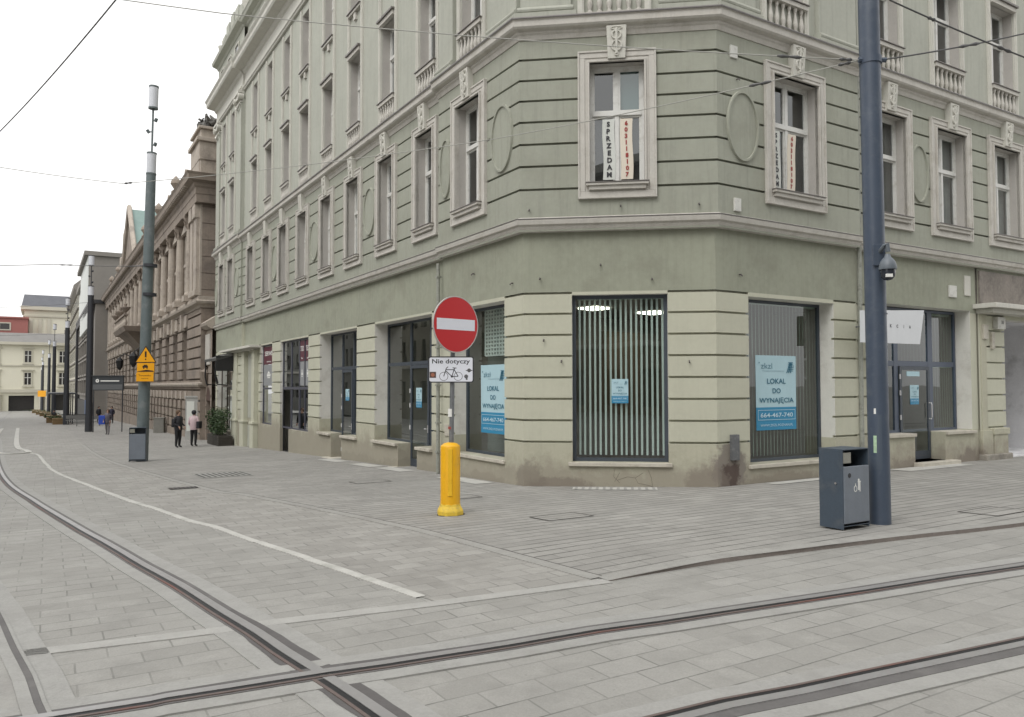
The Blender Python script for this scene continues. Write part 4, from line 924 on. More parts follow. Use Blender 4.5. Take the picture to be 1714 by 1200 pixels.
a0,a1,b0,b1 = hole(2.27,1.87)
strip(FR,a0+.36,5.90,7.12,.24,owin+.02,'SPRZEDAM',M_paper,M_inkb,'white strip with black letters in the window right of the corner')
strip(FR,a0+.86,5.90,7.12,.25,owin+.02,'603118107',M_paperc,M_inkr,'cream strip with red digits in the window right of the corner',tilt=-.05)
# backing paper in the windows with the sale strips
M_dkp = mat('dark_crumpled_sheet',(.05,.05,.052),.5,noise=.5,nscale=7,bump=.8,bscale=14)
for F,a,b in ((FC,1.45,2.44),(FR,a0+.05,a1-.05)):
    mb = MB(); mb.quad(F(a,5.82,owin-.1),F(b,5.82,owin-.1),F(b,7.15,owin-.1),F(a,7.15,owin-.1)); part(mb,'window_sheet',M_dkp)
mb = MB(); mb.quad(FC(1.97,7.25,owin-.1),FC(2.42,7.25,owin-.1),FC(2.42,8.1,owin-.1),FC(1.97,8.1,owin-.1)); part(mb,'window_sheet',mat('blue_green_sheet',(.22,.32,.31),.6))
# red and grey foil panels of the far shop
M_red = mat('maroon_foil',(.10,.02,.035),.5); M_gf = mat('grey_foil',(.26,.27,.28),.5); M_wh = mat('white_lettering',(.75,.75,.72),.6)
def foil(u0,u1,o,words,label):
    R_ = thing('window_sign',label,'window sign',FL((u0+u1)/2,1.8,o),'maroon and grey shop window signs'); uc=(u0+u1)/2; w=abs(u1-u0)
    mb = MB(); mb.box(FL,u0,u1,2.75,3.52,o,o+.006,0); mb.box(FL,u0,u1,1.82,2.73,o,o+.006,1); build(mb,'panel',[M_red,M_gf],R_)
    t = MB(); text(t,words[0],FL,uc,3.22,o+.012,width=w*.78,height=.2,bold=.02); text(t,words[1],FL,uc,2.86,o+.012,width=w*.42,height=.07,bold=.02)
    t.box(FL,uc-w*.17,uc+w*.17,2.22,2.32,o+.006,o+.012); t.poly([FL(uc-w*.15,2.34,o+.012),FL(uc+w*.15,2.34,o+.012),FL(uc,2.46,o+.012)]); t.box(FL,uc-w*.12,uc+w*.12,2.15,2.19,o+.006,o+.012)
    build(t,'lettering',M_wh,R_,fix=False)
foil(14.95,15.5,OB-.118,('TELECOM','call'),'right maroon and grey window sign beside the open shop door')
foil(15.68,16.2,OB-.118,('STUDIO','fax'),'left maroon and grey window sign beside the open shop door')
foil(20.05,21.8,OB-.118,('SERWIS','telefony'),'wide maroon and grey sign in the lone window left of the open door')
# tilted white banner behind the lamp pole
mb = MB()
bp = [FR(3.93,3.41,.30),FR(6.32,3.53,.30),FR(6.13,2.74,.30),FR(3.92,2.72,.30)]
bn = Vector((nR.x,nR.y,0))*.012
mb.hexa([bp[3],bp[2],bp[2]-bn,bp[3]-bn,bp[0],bp[1],bp[1]-bn,bp[0]-bn])
R_ = thing('banner_board','white tilted sheet fixed to the wall behind the thick lamp pole','banner',FR(5.1,2.7,.3))
build(mb,'sheet',mat('banner_white',(.66,.68,.70),.7,noise=.05,nscale=3),R_)
t = MB()
for k,c in enumerate('AKCJA'): text(t,c,FR,4.78+.24*k,3.12,.306,height=.07,bold=.03)
build(t,'lettering',M_inkb,R_,fix=False)
# brackets
t = MB(); t.tube([FR(4.4,3.1,.29),FR(4.4,3.1,-.2)],.02,6); t.tube([FR(5.8,3.1,.29),FR(5.8,3.1,-.3)],.02,6); build(t,'bracket',M_rough,R_)

# ================================================================== LAMP POLES
M_pole = mat('pole_blue_grey',(.060,.080,.115),.42,noise=.12,nscale=3,stain=(.14,.16,.18),stain_amt=.25,sscale=5)
M_poleg = mat('pole_green_grey',(.13,.16,.165),.5,noise=.15,nscale=2,stain=(.25,.26,.26),stain_amt=.4,sscale=3)
M_poled = mat('pole_dark_grey',(.035,.038,.045),.5,noise=.1,nscale=3)
M_lampg = mat('lamp_diffuser',(.62,.64,.68),.4,noise=.05,nscale=4)
def lamp_pole(x,y,r,label,m,top=9.0,seg=20,spots=True,tilt=0):
    z0=h(x,y); R_ = thing('lamp_pole',label,'lamp pole',(x,y,z0),'lamp and catenary poles along the street')
    mb = MB(); mb.tube([(x,y,z0-.1),(x,y,z0+top)],r,seg,0,True,[r,r*.78]); build(mb,'pole',m,R_,smooth=True); r = r*.78
    mb = MB(); mb.tube([(x,y,z0+top),(x,y,z0+top+.05)],r*1.08,seg); mb.tube([(x,y,z0+top+.72),(x,y,z0+top+.77)],r*1.05,seg); mb.tube([(x,y,z0+top+.72),(x,y,z0+top+2.35)],.035,8); mb.tube([(x,y,z0+top+2.3),(x,y,z0+top+2.35)],r*1.02,seg); mb.tube([(x,y,z0+top+3.05),(x,y,z0+top+3.1)],r*1.04,seg); build(mb,'lamp_mount',m,R_)
    for a in (top+.05,top+2.35):
        mb = MB(); mb.tube([(x,y,z0+a),(x,y,z0+a+.69)],r*.98,seg); build(mb,'lamp_shade',M_lampg,R_,smooth=True)
    if spots:
        for k,(zz,s) in enumerate(((1.05,1),(1.5,-1),(1.9,1))):
            mb = MB(); mb.tube([(x,y,z0+top+zz),(x+s*.12,y-.02,z0+top+zz)],.02,6); mb.tube([(x+s*.1,y-.02,z0+top+zz-.05),(x+s*.16,y-.06,z0+top+zz+.05)],.055,8); build(mb,'spotlight',m,R_)
    if tilt: R_.rotation_euler=(0,tilt,0)
    return R_
p1 = lamp_pole(-12.62,26.2,.20,'tall green grey lamp pole with two white cylinders, the yellow warning panels on it',M_poleg,top=9.85,tilt=.017)
mb = MB(); P0=Vector((-12.62,26.2,0))
for z in (4.9,5.9): mb.tube([P0+Vector((.08,0,z)),P0+Vector((.08,0,z+.1))],.225,20)
mb.tube([P0+Vector((.25,-.1,5.95)),P0+Vector((-.6,-.1,5.9))],.02,6)
build(mb,'clamp',M_poled,p1)
lamp_pole(-32.0,58.0,.26,'dark lamp pole beside the tram stop board',M_poled,top=10.3)
lamp_pole(-45.3,77.9,.27,'dark lamp pole behind the grey benches, next beyond the tram stop board',M_poled,top=9.8)
lamp_pole(-62.5,104.5,.27,'third dark lamp pole counted from the tram stop board',M_poled,top=9.9,spots=False,seg=12)
lamp_pole(-79.5,131.5,.27,'dark lamp pole over the far planters, fourth from the tram stop board',M_poled,top=9.9,spots=False,seg=12)
lamp_pole(-96.5,157.5,.27,'distant lamp pole, fifth from the tram stop board',M_poled,top=9.9,spots=False,seg=10)
lamp_pole(-112,182.5,.27,'most distant lamp pole of the row',M_poled,top=9.9,spots=False,seg=10)
# right hand thick pole
RP = Vector((4.76,9.97)); rz=h(*RP)+.03
rp_ = thing('catenary_pole','thick blue grey steel pole beside the litter bin, cut by the top of the photo','pole',(RP.x,RP.y,rz))
mb = MB(); mb.tube([(RP.x,RP.y,rz-.1),(RP.x-.015,RP.y,3.9),(RP.x-.05,RP.y,10.5)],.130,36); build(mb,'pole',M_pole,rp_,smooth=True)
mb = MB(); mb.tube([(RP.x,RP.y,2.72),(RP.x,RP.y,2.735)],.1315,36); mb.tube([(RP.x-.02,RP.y,6.03),(RP.x-.02,RP.y,6.12)],.142,32); mb.tube([(RP.x-.19,RP.y-.03,6.08),(RP.x+.17,RP.y-.03,6.08)],.035,8); build(mb,'clamp_band',M_pole,rp_)
mb = MB(); F=Face(RP,Vector((1,0)),Vector((0,-1)))
def onpole(a,z0,z1,w,rr=.131):   # curved patch on the pole at angle a
    m=MB(); n=6
    for k in range(n):
        t0=a-w/2+w*k/n; t1=a-w/2+w*(k+1)/n
        q=lambda t,z: Vector((RP.x+rr*math.sin(t),RP.y-rr*math.cos(t),z)); m.quad(q(t0,z0),q(t1,z0),q(t1,z1),q(t0,z1))
    return m
ang0=-.44-.45
m=onpole(ang0+.42,.72,1.42,.62,.1325); build(m,'service_hatch',mat('hatch_grey',(.07,.09,.12),.4),rp_,fix=False)
m=onpole(ang0+.10,1.43,1.50,.26,.134); build(m,'white_sticker',M_wh,rp_,fix=False)
m=onpole(ang0+.10,.93,1.15,.30,.134); build(m,'green_sticker',mat('sticker_green',(.45,.62,.42),.6,noise=.4,nscale=30),rp_,fix=False)
# dome camera
cc = thing('surveillance_camera','grey dome camera on a bent arm on the thick pole','security camera',(RP.x+.0,RP.y-.15,3.6))
cx,cy = RP.x+.03,RP.y-.26
mb = MB(); mb.box(Face(Vector((RP.x-.02,RP.y)),Vector((1,0)),Vector((0,-1))),-.08,.08,3.34,3.62,.13,.155); build(mb,'mount_plate',M_pole,cc,bevel=.006)
M_cam = mat('camera_housing',(.12,.14,.16),.45,noise=.1,nscale=10)
mb = MB(); mb.tube([(cx-.04,RP.y-.14,3.52),(cx-.03,cy+.02,3.58),(cx,cy,3.60),(cx+.01,cy,3.5)],.028,10); build(mb,'arm',M_cam,cc,smooth=True)
mb = MB(); mb.lathe((cx,cy,0),[(.106,3.27),(.108,3.29),(.102,3.33),(.088,3.37),(.066,3.405),(.04,3.43),(.03,3.47)],24); build(mb,'housing',M_cam,cc,smooth=True)
mb = MB(); mb.lathe((cx,cy,0),[(.002,3.13),(.05,3.14),(.082,3.18),(.09,3.23),(.09,3.284)],20); build(mb,'dome',mat('dome_black',(.03,.035,.045),.15),cc,smooth=True)
mb = MB(); mb.box(Face(Vector((cx-.02,cy)),Vector((1,0)),Vector((0,-1))),-.045,.035,3.165,3.205,.07,.098); build(mb,'label_plate',M_wh,cc)

# ================================================================== LITTER BINS
M_bin = mat('bin_dark_blue_grey',(.055,.075,.10),.45,noise=.2,nscale=4,stain=(.12,.13,.14),stain_amt=.4,sscale=4,streak=.2)
M_binf = mat('bin_front_grey',(.18,.205,.24),.42,noise=.15,nscale=5,streak=.2)
M_binin = mat('bin_inside',(.008,.009,.01),.8)
def litter_bin(P,d,n,label,w=.54,dep=.34,hh=1.0,detail=True):
    z=h(P.x,P.y)+.02+kraise(P.x,P.y); F0=Face(P,d,n)
    F=lambda u,zz,o=0: F0(u,z+zz,o)
    class G(Face): 
        def __call__(s,u,zz,o=0): q=s.P+s.d*u+s.n*o; return Vector((q.x,q.y,z+zz))
    F=G(P,d,n); R_=thing('litter_bin',label,'litter bin',(P.x,P.y,z),'steel litter bins beside poles')
    mb=MB(); t=.012
    mb.box(F,0,t,0,hh,-dep,0); mb.box(F,w-t,w,0,hh,-dep,0); mb.box(F,t,w-t,0,hh,-dep,-dep+t); mb.box(F,0,w,hh+.0,hh+.014,-dep-.005,.005); mb.box(F,t,w-t,.03,.042,-dep+t,-.001)
    build(mb,'casing',M_bin,R_,bevel=.004)
    mb=MB(); mb.box(F,t,w-t,.07,hh-.2,-.02,.012); build(mb,'front_panel',M_binf,R_,bevel=.006)
    mb=MB(); mb.box(F,t,w-t,.05,hh-.25,-dep+.03,-.03); build(mb,'liner',M_binin,R_)
    mb=MB(); mb.box(F,w*.02+t,w*.33,hh-.16,hh-.03,-.02,-.005); build(mb,'ash_plate',mat('brushed_plate',(.30,.30,.26),.4,metal=.3,noise=.2,nscale=20),R_)
    if detail:
        t_=MB()   # tidy-man pictogram: stylised bin and figure
        u,zz=w*.54,.52
        t_.box(F,u,u+.025,zz-.05,zz+.055,.012,.014); t_.box(F,u+.03,u+.045,zz-.07,zz+.05,.012,.014); t_.cylo(F,u+.015,zz+.075,.012,.014,.016,14); t_.box(F,u-.005,u+.055,zz+.05,zz+.062,.012,.0142)
        t_.ring(F,u-.05,zz-.03,.012,.028,.035,.005,.002,14); t_.box(F,u-.055,u-.045,zz+.01,zz+.035,.012,.014)
        build(t_,'pictogram',M_wh,R_)
        t_=MB(); t_.cylo(F,w*.22,.66,.012,.0145,.03,10); build(t_,'black_sticker',M_inkb,R_)
        t_=MB(); t_.cylo(Face(P,n,Vector((-d.x,-d.y))),0,0,0,.001,.001) if False else None
        lk=MB(); q0=F(-.001,.56,-.1); q1=F(-.012,.56,-.1); lk.tube([q0,q1],.013,10); build(lk,'lock',M_steel,R_)
    return R_
bd=Vector((.855,.519)).normalized(); bn_=Vector((.519,-.855)).normalized()
litter_bin(Vector((4.06,9.45)),bd,bn_,'blue grey steel litter bin standing in front of the thick pole on the right',hh=.97,w=.52)
litter_bin(Vector((-12.78,25.62)),Vector((.97,.24)).normalized(),Vector((.24,-.97)).normalized(),'dark litter bin at the foot of the pole with yellow warning panels',w=.52,dep=.3,hh=1.12,detail=False)
mb=MB()

# ================================================================== ROAD SIGN + BOLLARD
sp=Vector((-.93,11.70)); sz=h(*sp)+.01
M_sred=mat('sign_red',(.50,.008,.012),.4); M_swh=mat('sign_white',(.72,.74,.80),.45,noise=.04,nscale=5); M_galv=mat('galvanised',(.20,.21,.22),.45,metal=.4,noise=.25,nscale=12,stain=(.4,.4,.4),stain_amt=.3,sscale=9); M_sback=mat('sign_edge',(.45,.42,.40),.5)
rs=thing('road_sign','red no entry sign over white bicycle plate on a steel post in a yellow bollard','road sign',(sp.x,sp.y,sz))
mb=MB(); mb.tube([(sp.x-.01,sp.y,sz),(sp.x+.035,sp.y,3.1)],.036,14); build(mb,'post',M_galv,rs,smooth=True)
th=math.radians(42); fd=Vector((math.cos(th),math.sin(th))); fn=Vector((math.sin(th),-math.cos(th)))
FS=Face(Vector((sp.x+.035,sp.y))+fn*.045,fd,fn,1)
rad=.435; zc=2.735
mb=MB(); mb.cylo(FS,0,zc,0,.02,rad,48,0); mb.cylo(FS,0,zc,.02,.0215,rad-.018,48,1); mb.ring(FS,0,zc,.0195,rad-.008,rad-.008,.008,.004,48,0)
build(mb,'no_entry_disc',[M_sback,M_sred],rs)
mb=MB(); mb.box(FS,-.365,.365,zc-.085,zc+.085,.0215,.0232); build(mb,'white_bar',M_swh,rs)
th=math.radians(3); fd=Vector((math.cos(th),math.sin(th))); fn=Vector((math.sin(th),-math.cos(th)))
FP=Face(Vector((sp.x-.0,sp.y))+fn*.05,fd,fn,1); pw,ph=.69,.40; zp=2.048
def rrect(mb,F,uc,zc,w,hh,r,o0,o1,mi=0):
    pts=[]
    for cx_,cz_,a0 in ((w/2-r,hh/2-r,0),(-w/2+r,hh/2-r,90),(-w/2+r,-hh/2+r,180),(w/2-r,-hh/2+r,270)):
        for k in range(5): a=math.radians(a0+90*k/4); pts.append((uc+cx_+r*math.cos(a),zc+cz_+r*math.sin(a)))
    n=len(pts); i=len(mb.v); mb.v+=[F(a,b,o0) for a,b in pts]+[F(a,b,o1) for a,b in pts]
    mb.f.append(tuple(i+k for k in range(n))); mb.f.append(tuple(i+n+k for k in range(n))); mb.m+=[mi,mi]
    for k in range(n): mb.f.append((i+k,i+(k+1)%n,i+n+(k+1)%n,i+n+k)); mb.m.append(mi)
mb=MB(); rrect(mb,FP,0,zp,pw,ph,.035,0,.015,0); rrect(mb,FP,0,zp,pw-.035,ph-.035,.025,.0155,.017,1); build(mb,'bicycle_plate',[M_inkb,M_swh],rs)
t=MB(); o=.0175
text(t,'Nie dotyczy',FP,0,zp+.115,o,width=.575,height=.09,bold=.018)
# bicycle pictogram
def bar(u0,z0,u1,z1,w=.009): 
    dx,dz=u1-u0,z1-z0; L_=math.hypot(dx,dz); nx,nz2=-dz/L_*w/2,dx/L_*w/2
    t.poly([FP(u0+nx,z0+nz2,o+.0004),FP(u1+nx,z1+nz2,o+.0004),FP(u1-nx,z1-nz2,o+.0004),FP(u0-nx,z0-nz2,o+.0004)])
k_=pw/1310; X=lambda px:(px-955)*k_; Z=lambda py: zp-(py-480)*k_
t.ring(FP,X(745),Z(677),o,120*k_,120*k_,6.5*k_,.0006,36); t.ring(FP,X(1160),Z(677),o,120*k_,120*k_,6.5*k_,.0006,36)
for a in ((745,677,820,440),(820,440,870,400),(815,485,1045,485),(805,520,980,680),(980,680,1050,450),(1000,430,1110,440),(1045,485,1160,677),(980,680,1160,677),(1050,440,1050,490)): bar(X(a[0]),Z(a[1]),X(a[2]),Z(a[3]),.012)
t.cylo(FP,X(980),Z(680),o,o+.0008,.018,12)
build(t,'pictogram',M_inkb,rs,fix=False)
t=MB(); t.box(FP,X(340),X(525),Z(720),Z(545),.017,.0178,0); t.cylo(FP,X(430),Z(635),.0178,.0184,.03,7,1); build(t,'orange_sticker',[mat('sticker_brown',(.09,.05,.04),.6),mat('sticker_orange',(.40,.15,.09),.6,noise=.5,nscale=60)],rs)
t=MB(); t.cylo(FP,X(1475),Z(505),.017,.0178,.03,12); t.box(FP,X(1380),X(1570),Z(520),Z(495),.017,.0179); t.cylo(FP,X(1390),Z(680),.017,.0178,.032,7); t.box(FP,X(1380),X(1430),Z(780),Z(700),.017,.0179); build(t,'grey_sticker',mat('sticker_grey',(.12,.12,.125),.6,noise=.6,nscale=80),rs)
t=MB(); t.tube([(sp.x-.005,sp.y,1.33),(sp.x-.005,sp.y,1.45)],.041,14); build(t,'white_tape',M_wh,rs)
t=MB(); t.tube([(sp.x-.008,sp.y,1.14),(sp.x-.008,sp.y,1.18)],.0375,14); build(t,'red_tape',mat('faded_red',(.30,.06,.05),.6),rs)
# bollard
M_yel=mat('bollard_yellow',(.80,.42,.008),.42,noise=.06,nscale=3,stain=(.45,.25,.03),stain_amt=.25,sscale=6); M_yel2=mat('bollard_base_yellow',(.72,.50,.05),.55,noise=.15,nscale=8,stain=(.35,.27,.1),stain_amt=.5,sscale=10)
bo=thing('bollard','yellow plastic bollard around the foot of the no entry sign post','bollard',(sp.x,sp.y,sz))
def prism(prof,n=8,rot=0,squash=1): 
    mb=MB(); rings=[]
    for r,z in prof:
        rings.append(len(mb.v))
        for k in range(n): a=2*math.pi*(k+.5)/n+rot; mb.v.append(Vector((sp.x-.01+r*math.cos(a),sp.y-.01+r*math.sin(a)*squash,z)))
    for a,b in zip(rings,rings[1:]):
        for k in range(n): mb.f.append((a+k,a+(k+1)%n,b+(k+1)%n,b+k)); mb.m.append(0)
    mb.f.append(tuple(rings[0]+k for k in range(n))); mb.f.append(tuple(rings[-1]+k for k in range(n))); mb.m+=[0,0]
    return mb
build(prism([(.150,sz+.12),(.150,.865),(.146,.885),(.142,.895),(.10,.925),(.045,.94)],20),'body',M_yel,bo,smooth=True,bevel=.004)
build(prism([(.205,sz),(.205,sz+.06),(.195,sz+.085),(.165,sz+.14),(.160,sz+.17)],8,.2),'base',M_yel2,bo,bevel=.01)
mb=MB(); Fb=Face(Vector((sp.x-.01,sp.y-.01)),Vector((1,.06)).normalized(),Vector((.06,-1)).normalized())
mb.hexa([Fb(-.04,sz+.28,.13),Fb(.04,sz+.28,.13),Fb(.028,sz+.30,.162),Fb(-.028,sz+.30,.162),Fb(-.04,.86,.13),Fb(.04,.86,.13),Fb(.03,.855,.162),Fb(-.03,.855,.162)])
for s in (-1,1): mb.box(Fb,s*.02-.004,s*.02+.004,sz+.5,sz+.56,.16,.168)
build(mb,'front_rib',mat('bollard_rib_yellow',(.80,.47,.02),.42),bo,bevel=.006)
mb=MB(); mb.lathe((sp.x,sp.y,0),[(.22,sz-.01),(.215,sz+.006)],10); build(mb,'rubber_foot',M_black,bo)

# ================================================================== YELLOW WARNING PANELS ON POLE
M_wy=mat('warning_yellow',(.80,.36,.005),.45); M_wb=mat('warning_black',(.03,.015,.01),.5)
ws_=thing('warning_panels','yellow warning triangle over two yellow panels strapped to the green grey pole','warning sign',(-12.42,25.9,2))
FW=Face(Vector((-12.37,25.86)),Vector((1,0)),Vector((0,-1)),1)
mb=MB()
def tri(mb,hw,z0,z1,o0,o1,mi):
    i=len(mb.v); mb.v+=[FW(-hw,z0,o0),FW(hw,z0,o0),FW(0,z1,o0),FW(-hw,z0,o1),FW(hw,z0,o1),FW(0,z1,o1)]
    for f in ((0,1,2),(3,4,5),(0,1,4,3),(1,2,5,4),(2,0,3,5)): mb.f.append(tuple(i+k for k in f)); mb.m.append(mi)
tri(mb,.36,2.60,3.17,0,.02,1); tri(mb,.32,2.625,3.12,.02,.022,0); mb.box(FW,-.03,.03,2.78,2.98,.022,.024,1); mb.box(FW,-.022,.022,2.69,2.74,.022,.024,1); build(mb,'triangle_panel',[M_wy,M_wb],ws_)
mb=MB(); mb.box(FW,-.29,.29,2.26,2.59,0,.02,0); mb.poly([FW(-.27,2.29,.022),FW(.27,2.29,.022),FW(.27,2.33,.022),FW(.05,2.36,.022),FW(-.27,2.31,.022)],1); mb.box(FW,-.10,.08,2.43,2.50,.02,.023,1); mb.box(FW,-.06,.05,2.50,2.53,.02,.023,1)
for u in (-.06,.05): mb.cylo(FW,u,2.41,.02,.023,.022,10,1)
build(mb,'uneven_road_panel',[M_wy,M_wb],ws_)
mb=MB(); mb.box(FW,-.31,.27,1.97,2.255,0,.02,0); text(mb,'Torowisko',FW,-.02,2.17,.0225,width=.42,height=.06,mi=1); text(mb,'czynne',FW,-.02,2.06,.0225,width=.24,height=.04,mi=1); build(mb,'text_panel',[M_wy,M_wb],ws_,fix=False)

# ================================================================== WIRES
M_wire=mat('wire_dark',(.10,.10,.10),.5,metal=.3); M_wirel=mat('wire_light',(.36,.36,.33),.6)
def wire(pts,r,label,m=None,ins=()):
    R_=thing('overhead_wire',label,'overhead wire',pts[0],'tram overhead wires'); 
    P=[Vector(p) for p in pts]; out=[]
    for a,b in zip(P,P[1:]):
        for k in range(12): t=k/12; q=a.lerp(b,t); q.z-=.15*4*t*(1-t)*min(1,(b-a).length/20); out.append(q)
    out.append(P[-1]); mb=MB(); mb.tube(out,r,6); build(mb,'cable',m or M_wire,R_)
    for (i,t,l) in ins:
        a,b=P[i],P[i+1]; c=a.lerp(b,t); c.z-=.15*4*t*(1-t)*min(1,(b-a).length/20); d=(b-a).normalized()
        mb=MB(); mb.tube([c-d*l,c-d*l*.6,c,c+d*l*.6,c+d*l],.02,8,0,True,[.012,.026,.014,.026,.012]); build(mb,'insulator',M_wire,R_)
    return R_
att=Vector((RP.x-.17,RP.y-.03,6.08)); att2=Vector((RP.x+.17,RP.y-.03,6.09))
wire([att,(-4.27,11.11,7.3),(-14,12,9.3)],.0075,'upper wire from the thick pole, passing the head of the corner window',M_wirel,ins=[(0,.10,.16),(0,.02,.08)])
wire([att,(-.37*1.07,12.95*1.07,6.3),(-9.02,17.59,6.5),(-10.97,16.26,6.5),(-30,3.2,6.4)],.0075,'lower wire from the thick pole, running left across the facade',M_wirel,ins=[(0,.21,.16),(1,.98,.12),(0,.03,.08)])
wire([att2,(7.2,10.65,6.75),(18,12.2,10)],.011,'wire from the thick pole rising to the right edge',M_wire,ins=[(0,.6,.2)])
wire([(2.5,7.4,7.6),(4.92,9.78,6.8),(7.03,10.36,6.3),(14,12.2,4.9)],.011,'wire sloping down to the right beyond the thick pole',M_wire,ins=[(1,.3,.06),(1,.85,.12)])
wire([(-16,20.5,6.1),(-8.43,12.47,6.0),(-4.3,8.18,6.0),(-1,4.7,5.95)],.009,'lone trolley wire crossing the sky in the top left corner')
wire([(-12.7,26.0,5.9),(-15.76,26.2,6.0),(-27,27.4,6.25)],.012,'short span wire from the green grey pole into the sky on the left',M_wire,ins=[(0,.85,.25)])
wire([(-32,58,8.2),(-45,63,8.3)],.014,'span wire from the pole beside the tram stop board',M_wire)
wire([(-45.3,77.9,7.2),(-64,84,7.5)],.016,'thin span wire in front of the pale end building',M_wire)

# ================================================================== STREET FURNITURE ALONG THE LEFT STREET
M_wood2=mat('planter_wood',(.20,.13,.06),.7,noise=.3,nscale=6)
M_leaf=mat('leaf_green',(.05,.085,.03),.6,noise=.4,nscale=6); M_leaf2=mat('leaf_dark',(.03,.055,.022),.6)
def leaves(mb,c,rx,ry,rz_,n,size,mi=0):
    for k in range(n):
        while True:
            p=Vector((random.uniform(-1,1),random.uniform(-1,1),random.uniform(-1,1)))
            if p.length<1: break
        r_=(.5+.5*p.length); q=Vector(c)+Vector((p.x*rx,p.y*ry,p.z*rz_)); a=Vector((random.gauss(0,1),random.gauss(0,1),random.gauss(0,.6))).normalized(); b=a.cross(Vector((random.gauss(0,1),random.gauss(0,1),random.gauss(0,1)))).normalized()
        s=size*random.uniform(.6,1.3); mb.poly([q-a*s,q+b*s*.45,q+a*s,q-b*s*.45],random.choice((0,0,1)))
F=FL
pl=thing('potted_shrub','leafy shrub in a dark slatted planter under the awning','plant',FL(27.7,h(*pt(FL,27.7,.4)),.45))
zb=h(*pt(FL,27.7,.4))
mb=MB()
for (a,b) in ((26.0,27.3),(27.4,28.9)):
    mb.box(FL,a,b,zb,zb+.52,.12,.75)
    for k in range(4): mb.box(FL,a-.02,b+.02,zb+.04+k*.12,zb+.13+k*.12,.10,.77)
build(mb,'planter',mat('dark_planter',(.045,.04,.032),.7,noise=.3),pl)
mb=MB(); 
for k in range(12):
    a=random.uniform(26.3,28.7); mb.tube([FL(a,zb+.4,.45),FL(a+random.uniform(-.3,.3),zb+1.3,.45+random.uniform(-.2,.2))],.012,5)
build(mb,'stems',mat('bark',(.08,.06,.04),.8),pl)
mb=MB()
for k in range(16): leaves(mb,FL(random.uniform(26.2,28.8),zb+random.uniform(.7,1.6),.45+random.uniform(-.15,.25)),.42,.3,.34,120,.07)
build(mb,'foliage',[M_leaf,M_leaf2],pl,fix=False)
# folded awning
aw=thing('awning','dark folded awning with hanging arms over the last shop window','awning',FL(28.5,3.3,.3))
mb=MB(); mb.hexa([FL(26.6,3.30,.0),FL(29.6,3.30,.0),FL(29.6,3.05,.8),FL(26.6,3.05,.8),FL(26.6,3.45,.0),FL(29.6,3.45,.0),FL(29.6,3.17,.85),FL(26.6,3.17,.85)]); build(mb,'cover',mat('awning_grey',(.13,.13,.125),.7,noise=.2),aw)
mb=MB(); mb.box(FL,26.6,26.75,2.55,3.3,.0,.8); 
build(mb,'side_cheek',M_black,aw)
for u in (26.75,29.5): mb = MB(); mb.tube([FL(u,3.1,.78),FL(u,2.3,.8),FL(u,1.9,.72)],.035,6); mb.tube([FL(u,1.9,.72),FL(u,1.85,.2)],.03,6); build(mb,'arm',M_black,aw)
mb = MB(); mb.tube([FL(28.2,3.1,.7),FL(28.2,1.95,.4)],.03,6); build(mb,'arm',M_black,aw)
# wooden planters
for (s,n,w,l) in ((80,6.4,1.2,2.6),(88,6.9,1.2,2.6),(103,6.6,1.6,4),(120,6.8,1.6,4),(138,7.4,1.6,5),(158,8.0,1.6,6),(182,8.8,1.6,7)):
    Fp=Face(sn(s,n),dL,nL); z=hs_(s); R_=thing('wooden_planter',{80:'nearest light wood planter by the pole with benches',88:'second light wood planter behind the nearest one'}.get(s,'light wood planter in the far row along the road edge'),'planter',Fp(0,z),'light wood planters along the road edge')
    mb=MB(); mb.box(Fp,-l/2,l/2,z-.05,z+.62,-w/2,w/2); mb.box(Fp,-l/2-.03,l/2+.03,z+.5,z+.64,-w/2-.03,w/2+.03); mb.box(Fp,-l/2-.02,l/2+.02,z+.22,z+.3,-w/2-.02,w/2+.02)
    build(mb,'box',M_wood2,R_); mb=MB(); leaves(mb,Fp(0,z+.68,0),l*.45,w*.4,.12,160,.09); build(mb,'foliage',[M_leaf,M_leaf2],R_,fix=False)
# benches / stacked cafe furniture (grey)
M_bench=mat('bench_grey',(.17,.17,.165),.6,noise=.2,nscale=5)
for s,n,l in ((70,4.2,'grey bench with backrest nearest the tram stop board'),(76,4.8,'grey bench with backrest behind the first one'),(83,4.5,'grey bench furthest along, by the dark shop front')):
    z=hs_(s); Fp=Face(sn(s,n),dR,Vector((-dL.x,-dL.y))); R_=thing('bench',l,'bench',Fp(0,z),'grey benches by the tram stop')
    mb=MB(); mb.box(Fp,-1.1,1.1,z+.42,z+.48,-.25,.25); build(mb,'seat',M_bench,R_)
    mb=MB(); mb.box(Fp,-1.1,1.1,z+.6,z+.95,-.3,-.24); build(mb,'backrest',M_bench,R_)
    for u in (-.95,.95): mb=MB(); mb.box(Fp,u-.04,u+.04,z,z+.42,-.24,.24); mb.box(Fp,u-.03,u+.03,z+.42,z+.62,-.3,-.25); build(mb,'leg',M_bench,R_)
